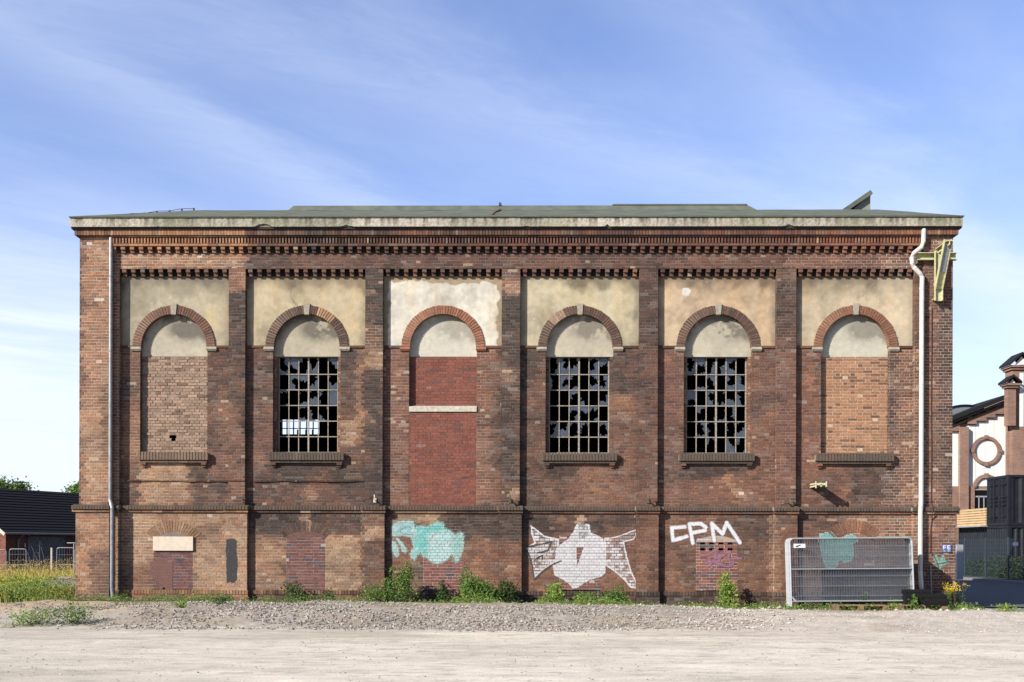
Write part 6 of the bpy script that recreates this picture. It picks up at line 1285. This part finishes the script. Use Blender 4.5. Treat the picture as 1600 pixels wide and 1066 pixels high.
for k in range(6): q = lerp(x0, x1, k / 5); fr.box(q - .03, q + .03, -.09, -.052, z0, z1 - .5)
fr.box(x0, x1, -.09, -.052, z1 - .55, z1 - .45); fr.box(x0, x1, -.12, -.04, z1 - .05, z1 + .02); fr.build('window_frame', M_GALV, wno)
rp = MB()
def slab(p, q, th, y0, y1): (xa_, za_), (xb_, zb2) = p, q; rp.hexa([(xa_, y0, za_), (xa_, y1, za_), (xb_, y1, zb2), (xb_, y0, zb2), (xa_, y0, za_ + th), (xa_, y1, za_ + th), (xb_, y1, zb2 + th), (xb_, y0, zb2 + th)])
slab(g(1430, 680), g(1574, 622.5), .30, -.6, 20); rp.build('roof', M_TILE, gh)
cn = MB(); slab_ = rp; rp = cn; slab(g(1430, 684.5), g(1574, 627), .14, -.45, 0); slab(g(1430, 690), g(1574, 632), .12, -.3, 0); cn.build('verge_moulding', M_RUST, gh)
# barrel rooflight behind the slope
bl = MB(); (cx, cz) = g(1522, 652); r_ = 2.15; v = []; n = 18
for k in range(n + 1): t_ = math.pi * k / n; v += [(cx + r_ * math.cos(t_), 1.5, cz + r_ * .62 * math.sin(t_) - .3), (cx + r_ * math.cos(t_), 16, cz + r_ * .62 * math.sin(t_) - .3)]
bl.add(v, [(2 * k, 2 * k + 1, 2 * k + 3, 2 * k + 2) for k in range(n)]); bl.add([v[2 * k] for k in range(n + 1)] + [(cx, 1.5, cz - .3)], [(k, k + 1, n + 1) for k in range(n)]); bl.build('rooflight', mat_plain('blue_grey_rooflight', (.20, .24, .27), rough=.4), gh)
rr = MB(); rr.tube([(v[2 * k][0], 1.45, v[2 * k][2]) for k in range(n + 1)], .07, 6); rr.build('rooflight_rim', M_TILE, gh)
# turrets
def turret(px0, px1, ptop, pbody, pbase, yf, lab):
    m_ = MB(); x0, zb2 = g(px0, pbody); x1, _ = g(px1, pbody); zl_ = g(px0, pbase)[1]; zp_ = g(px0, ptop)[1]; dpt = (x1 - x0)
    m_.box(x0, x1, yf, yf + dpt, zl_, zb2); m_.box(x0 - .12, x1 + .12, yf - .12, yf + dpt + .12, zb2 - .28, zb2 - .12); m_.box(x0 - .22, x1 + .22, yf - .22, yf + dpt + .22, zb2 - .12, zb2 + .02)
    o_ = m_.build('turret', M_FARB, gh, lab); c_ = MB(); xm = (x0 + x1) / 2; e = .30; zr = zp_
    for (xa_, za_, xb2, zb3) in ((x0 - e, zb2 + .0, xm, zr), (xm, zr, x1 + e, zb2 + .0)):
        c_.hexa([(xa_, yf - e, za_), (xa_, yf + dpt + e, za_), (xb2, yf + dpt + e, zb3), (xb2, yf - e, zb3), (xa_, yf - e, za_ + .16), (xa_, yf + dpt + e, za_ + .16), (xb2, yf + dpt + e, zb3 + .16), (xb2, yf - e, zb3 + .16)])
    c_.build('turret_roof', M_TILE, o_); t = MB(); t.add([(x0 + .1, yf - .1, zb2 + .06), (x1 - .1, yf - .1, zb2 + .06), (xm, yf - .1, zr - .12)], [(0, 1, 2)]); t.build('turret_gable', M_WHITE, o_)
    return o_, x0, x1
o_, x0, x1 = turret(1573, 1598.5, 558, 575, 905, -.9, 'taller brick turret with a small gabled cap')
p2_ = MB(); xa_, z1 = g(1583.5, 586); xb2, z0 = g(1589.5, 669); p2_.box(xa_, xb2, -.93, -.89, z0, z1); p2_.build('white_strip', M_WHITE, o_)
turret(1562.5, 1575, 594, 604, 668, -1.2, 'shorter brick turret left of the taller one')
bsd = MB(); x0, z1 = g(1596, 607); x1, z0 = g(1640, 905); bsd.box(x0, x1, -.25, .02, z0, z1); bsd.build('side_bay', M_FARB, gh)

# black shipping containers with a timber terrace
def container(lab, along_y, L_, grp='stacked black containers'):
    o = empty('shipping_container', (0, 0, 0), lab, 'container', grp); W_, H_ = 2.44, 2.55; f_, s_m = MB(), MB()
    Lx, Ly = (W_, L_) if along_y else (L_, W_); t = .12
    for zz2 in (0, H_ - t):
        for (a, b, c_, d_) in ((0, Lx, 0, t), (0, Lx, Ly - t, Ly), (0, t, t, Ly - t), (Lx - t, Lx, t, Ly - t)): f_.box(a, b, c_, d_, zz2, zz2 + t)
    for (a, b) in ((0, 0), (Lx - t, 0), (0, Ly - t), (Lx - t, Ly - t)): f_.box(a, a + t, b, b + t, t, H_ - t)
    f_.box(.05, Lx - .05, .05, Ly - .05, H_ - .06, H_ - .03); f_.build('frame', M_CONTAIN, o)
    def corr(p, q, const, axis, face, amp=.045, per=.28):
        n = int((q - p) / per); e = []
        for k in range(n): a = p + (q - p) * k / n; w_ = (q - p) / n; e += [(a, 0), (a + w_ * .28, 0), (a + w_ * .5, 1), (a + w_ * .78, 1)]
        e.append((q, 0)); v = []
        for (a, s2) in e:
            d_ = const - face * (.03 + amp * s2)
            for z_ in (t, H_ - t): v.append((d_, a, z_) if axis == 'y' else (a, d_, z_))
        s_m.add(v, [(2 * k, 2 * k + 2, 2 * k + 3, 2 * k + 1) for k in range(len(e) - 1)])
    corr(t, Ly - t, 0, 'y', -1, per=.28 if along_y else .6); corr(t, Ly - t, Lx, 'y', 1); corr(t, Lx - t, 0, 'x', -1, per=.56 if not along_y else .3, amp=.06); corr(t, Lx - t, Ly, 'x', 1)
    s_m.build('corrugated_wall', M_CONTAIN, o)
    if not along_y:
        dd = MB()
        for z_ in (.45, 1.05, 1.25, 1.45, 2.1): dd.box(-.02, .02, .25, 1.05, z_ - .03, z_ + .03); dd.box(-.02, .02, 1.35, 2.2, z_ - .03, z_ + .03)
        for y_ in (.55, .9, 1.5, 1.9): dd.tube([(-.03, y_, .15), (-.03, y_, 2.4)], .025, 6)
        dd.build('door_bars', M_CONTAIN, o)
    return o
CX = at(1575, 800, 55)[0]; CYy = 55 - DIST
c1_ = container('lower black container lying end-on under the timber terrace', True, 6.06); c1_.location = (CX + .02, CYy + .02, .22)
c2_ = container('upper black container jutting over the lower one beside the terrace', False, 6.06); c2_.location = (CX, CYy, .22 + 2.57)
c3_ = container('lower black container at the right edge under the upper one', True, 6.06); c3_.location = (CX + 2.6, CYy + .03, .22)
tr = empty('roof_terrace', (CX, CYy + 2.5, 2.8), 'pale timber parapet on a thin deck on top of the lower container', 'terrace')
pk = MB()
for k in range(7): pk.box(-.02 - .012 * rng.random(), .02, 0, 3.7, .02 + k * .135, .02 + k * .135 + .105)
for k in range(4): pk.box(.02, .08, .1 + k * 1.15, .18 + k * 1.15, 0, .95)
pk.build('parapet', M_PLANK, tr); dk = MB(); dk.box(-.35, 2.4, -.1, 4.9, -.06, .0); dk.build('deck', M_GALV, tr)
# dark blue mesh fence along the road
fn = empty('mesh_fence', (23.2, 0, .16), 'dark blue-green wire mesh fence along the far side of the shaded road', 'fence')
F0, F1 = np.array((22.75, 12.0)), np.array((23.5, 40.0)); L_ = np.linalg.norm(F1 - F0); dv = (F1 - F0) / L_; n = int(L_ / 2.5)
for k in range(n + 1): m_ = MB(); q = F0 + dv * L_ * k / n - np.array((23.2, 0)); m_.box(q[0] - .035, q[0] + .035, q[1] - .035, q[1] + .035, 0, 1.95); m_.build('post', M_BLUEG if k not in (3,) else M_GALV, fn)
ms = MB(); q0, q1 = F0 - np.array((23.2, 0)), F1 - np.array((23.2, 0))
for z_ in np.arange(.05, 1.9, .2): ms.bar((q0[0], q0[1], z_), (q1[0], q1[1], z_), .007, .007)
for k in range(int(L_ / .075)): q = q0 + dv * .075 * k; ms.box(q[0] - .003, q[0] + .003, q[1] - .003, q[1] + .003, 0, 1.9)
ms.build('wire_mesh', M_BLUEG, fn)
# hedge-like dark planting behind the fence
hg = MB(); n = 9000; y = rng.uniform(13, 34, n); x = 24.0 + rng.random(n) * .8; z = rng.random(n) ** 1.5 * (.5 + .9 * fbm(y * .5, y * 0, 700, 2)) + .1; leaves(hg, np.stack([x, y, z], -1), .12, greens((.012, .025, .010), (.04, .065, .02)), asp=.5); tag(hg.build('undergrowth', M_LEAF), 'dark undergrowth behind the mesh fence', 'undergrowth', kind='stuff')
bxs = MB(); x_, z_ = at(1499, 865, 50); bxs.box(-.14, .14, -.1, .1, .0, z_ + .25); b_o = bxs.build('utility_cabinet', M_GALV); b_o.location = (at(1499, 865, 50)[0], 50 - DIST, .16); tag(b_o, 'narrow grey box at the fence beside the right corner of the hall', 'cabinet')
wsg = MB(); x_, z_ = at(1566, 850, 49); wsg.box(-.02, .0, -.25, .25, -.08, .08); b_o = wsg.build('sign', M_WHITEP); b_o.location = (22.86, 49 - DIST + .1, z_); tag(b_o, 'small white sign fixed to the mesh fence', 'sign')
print('objects', len(bpy.data.objects))
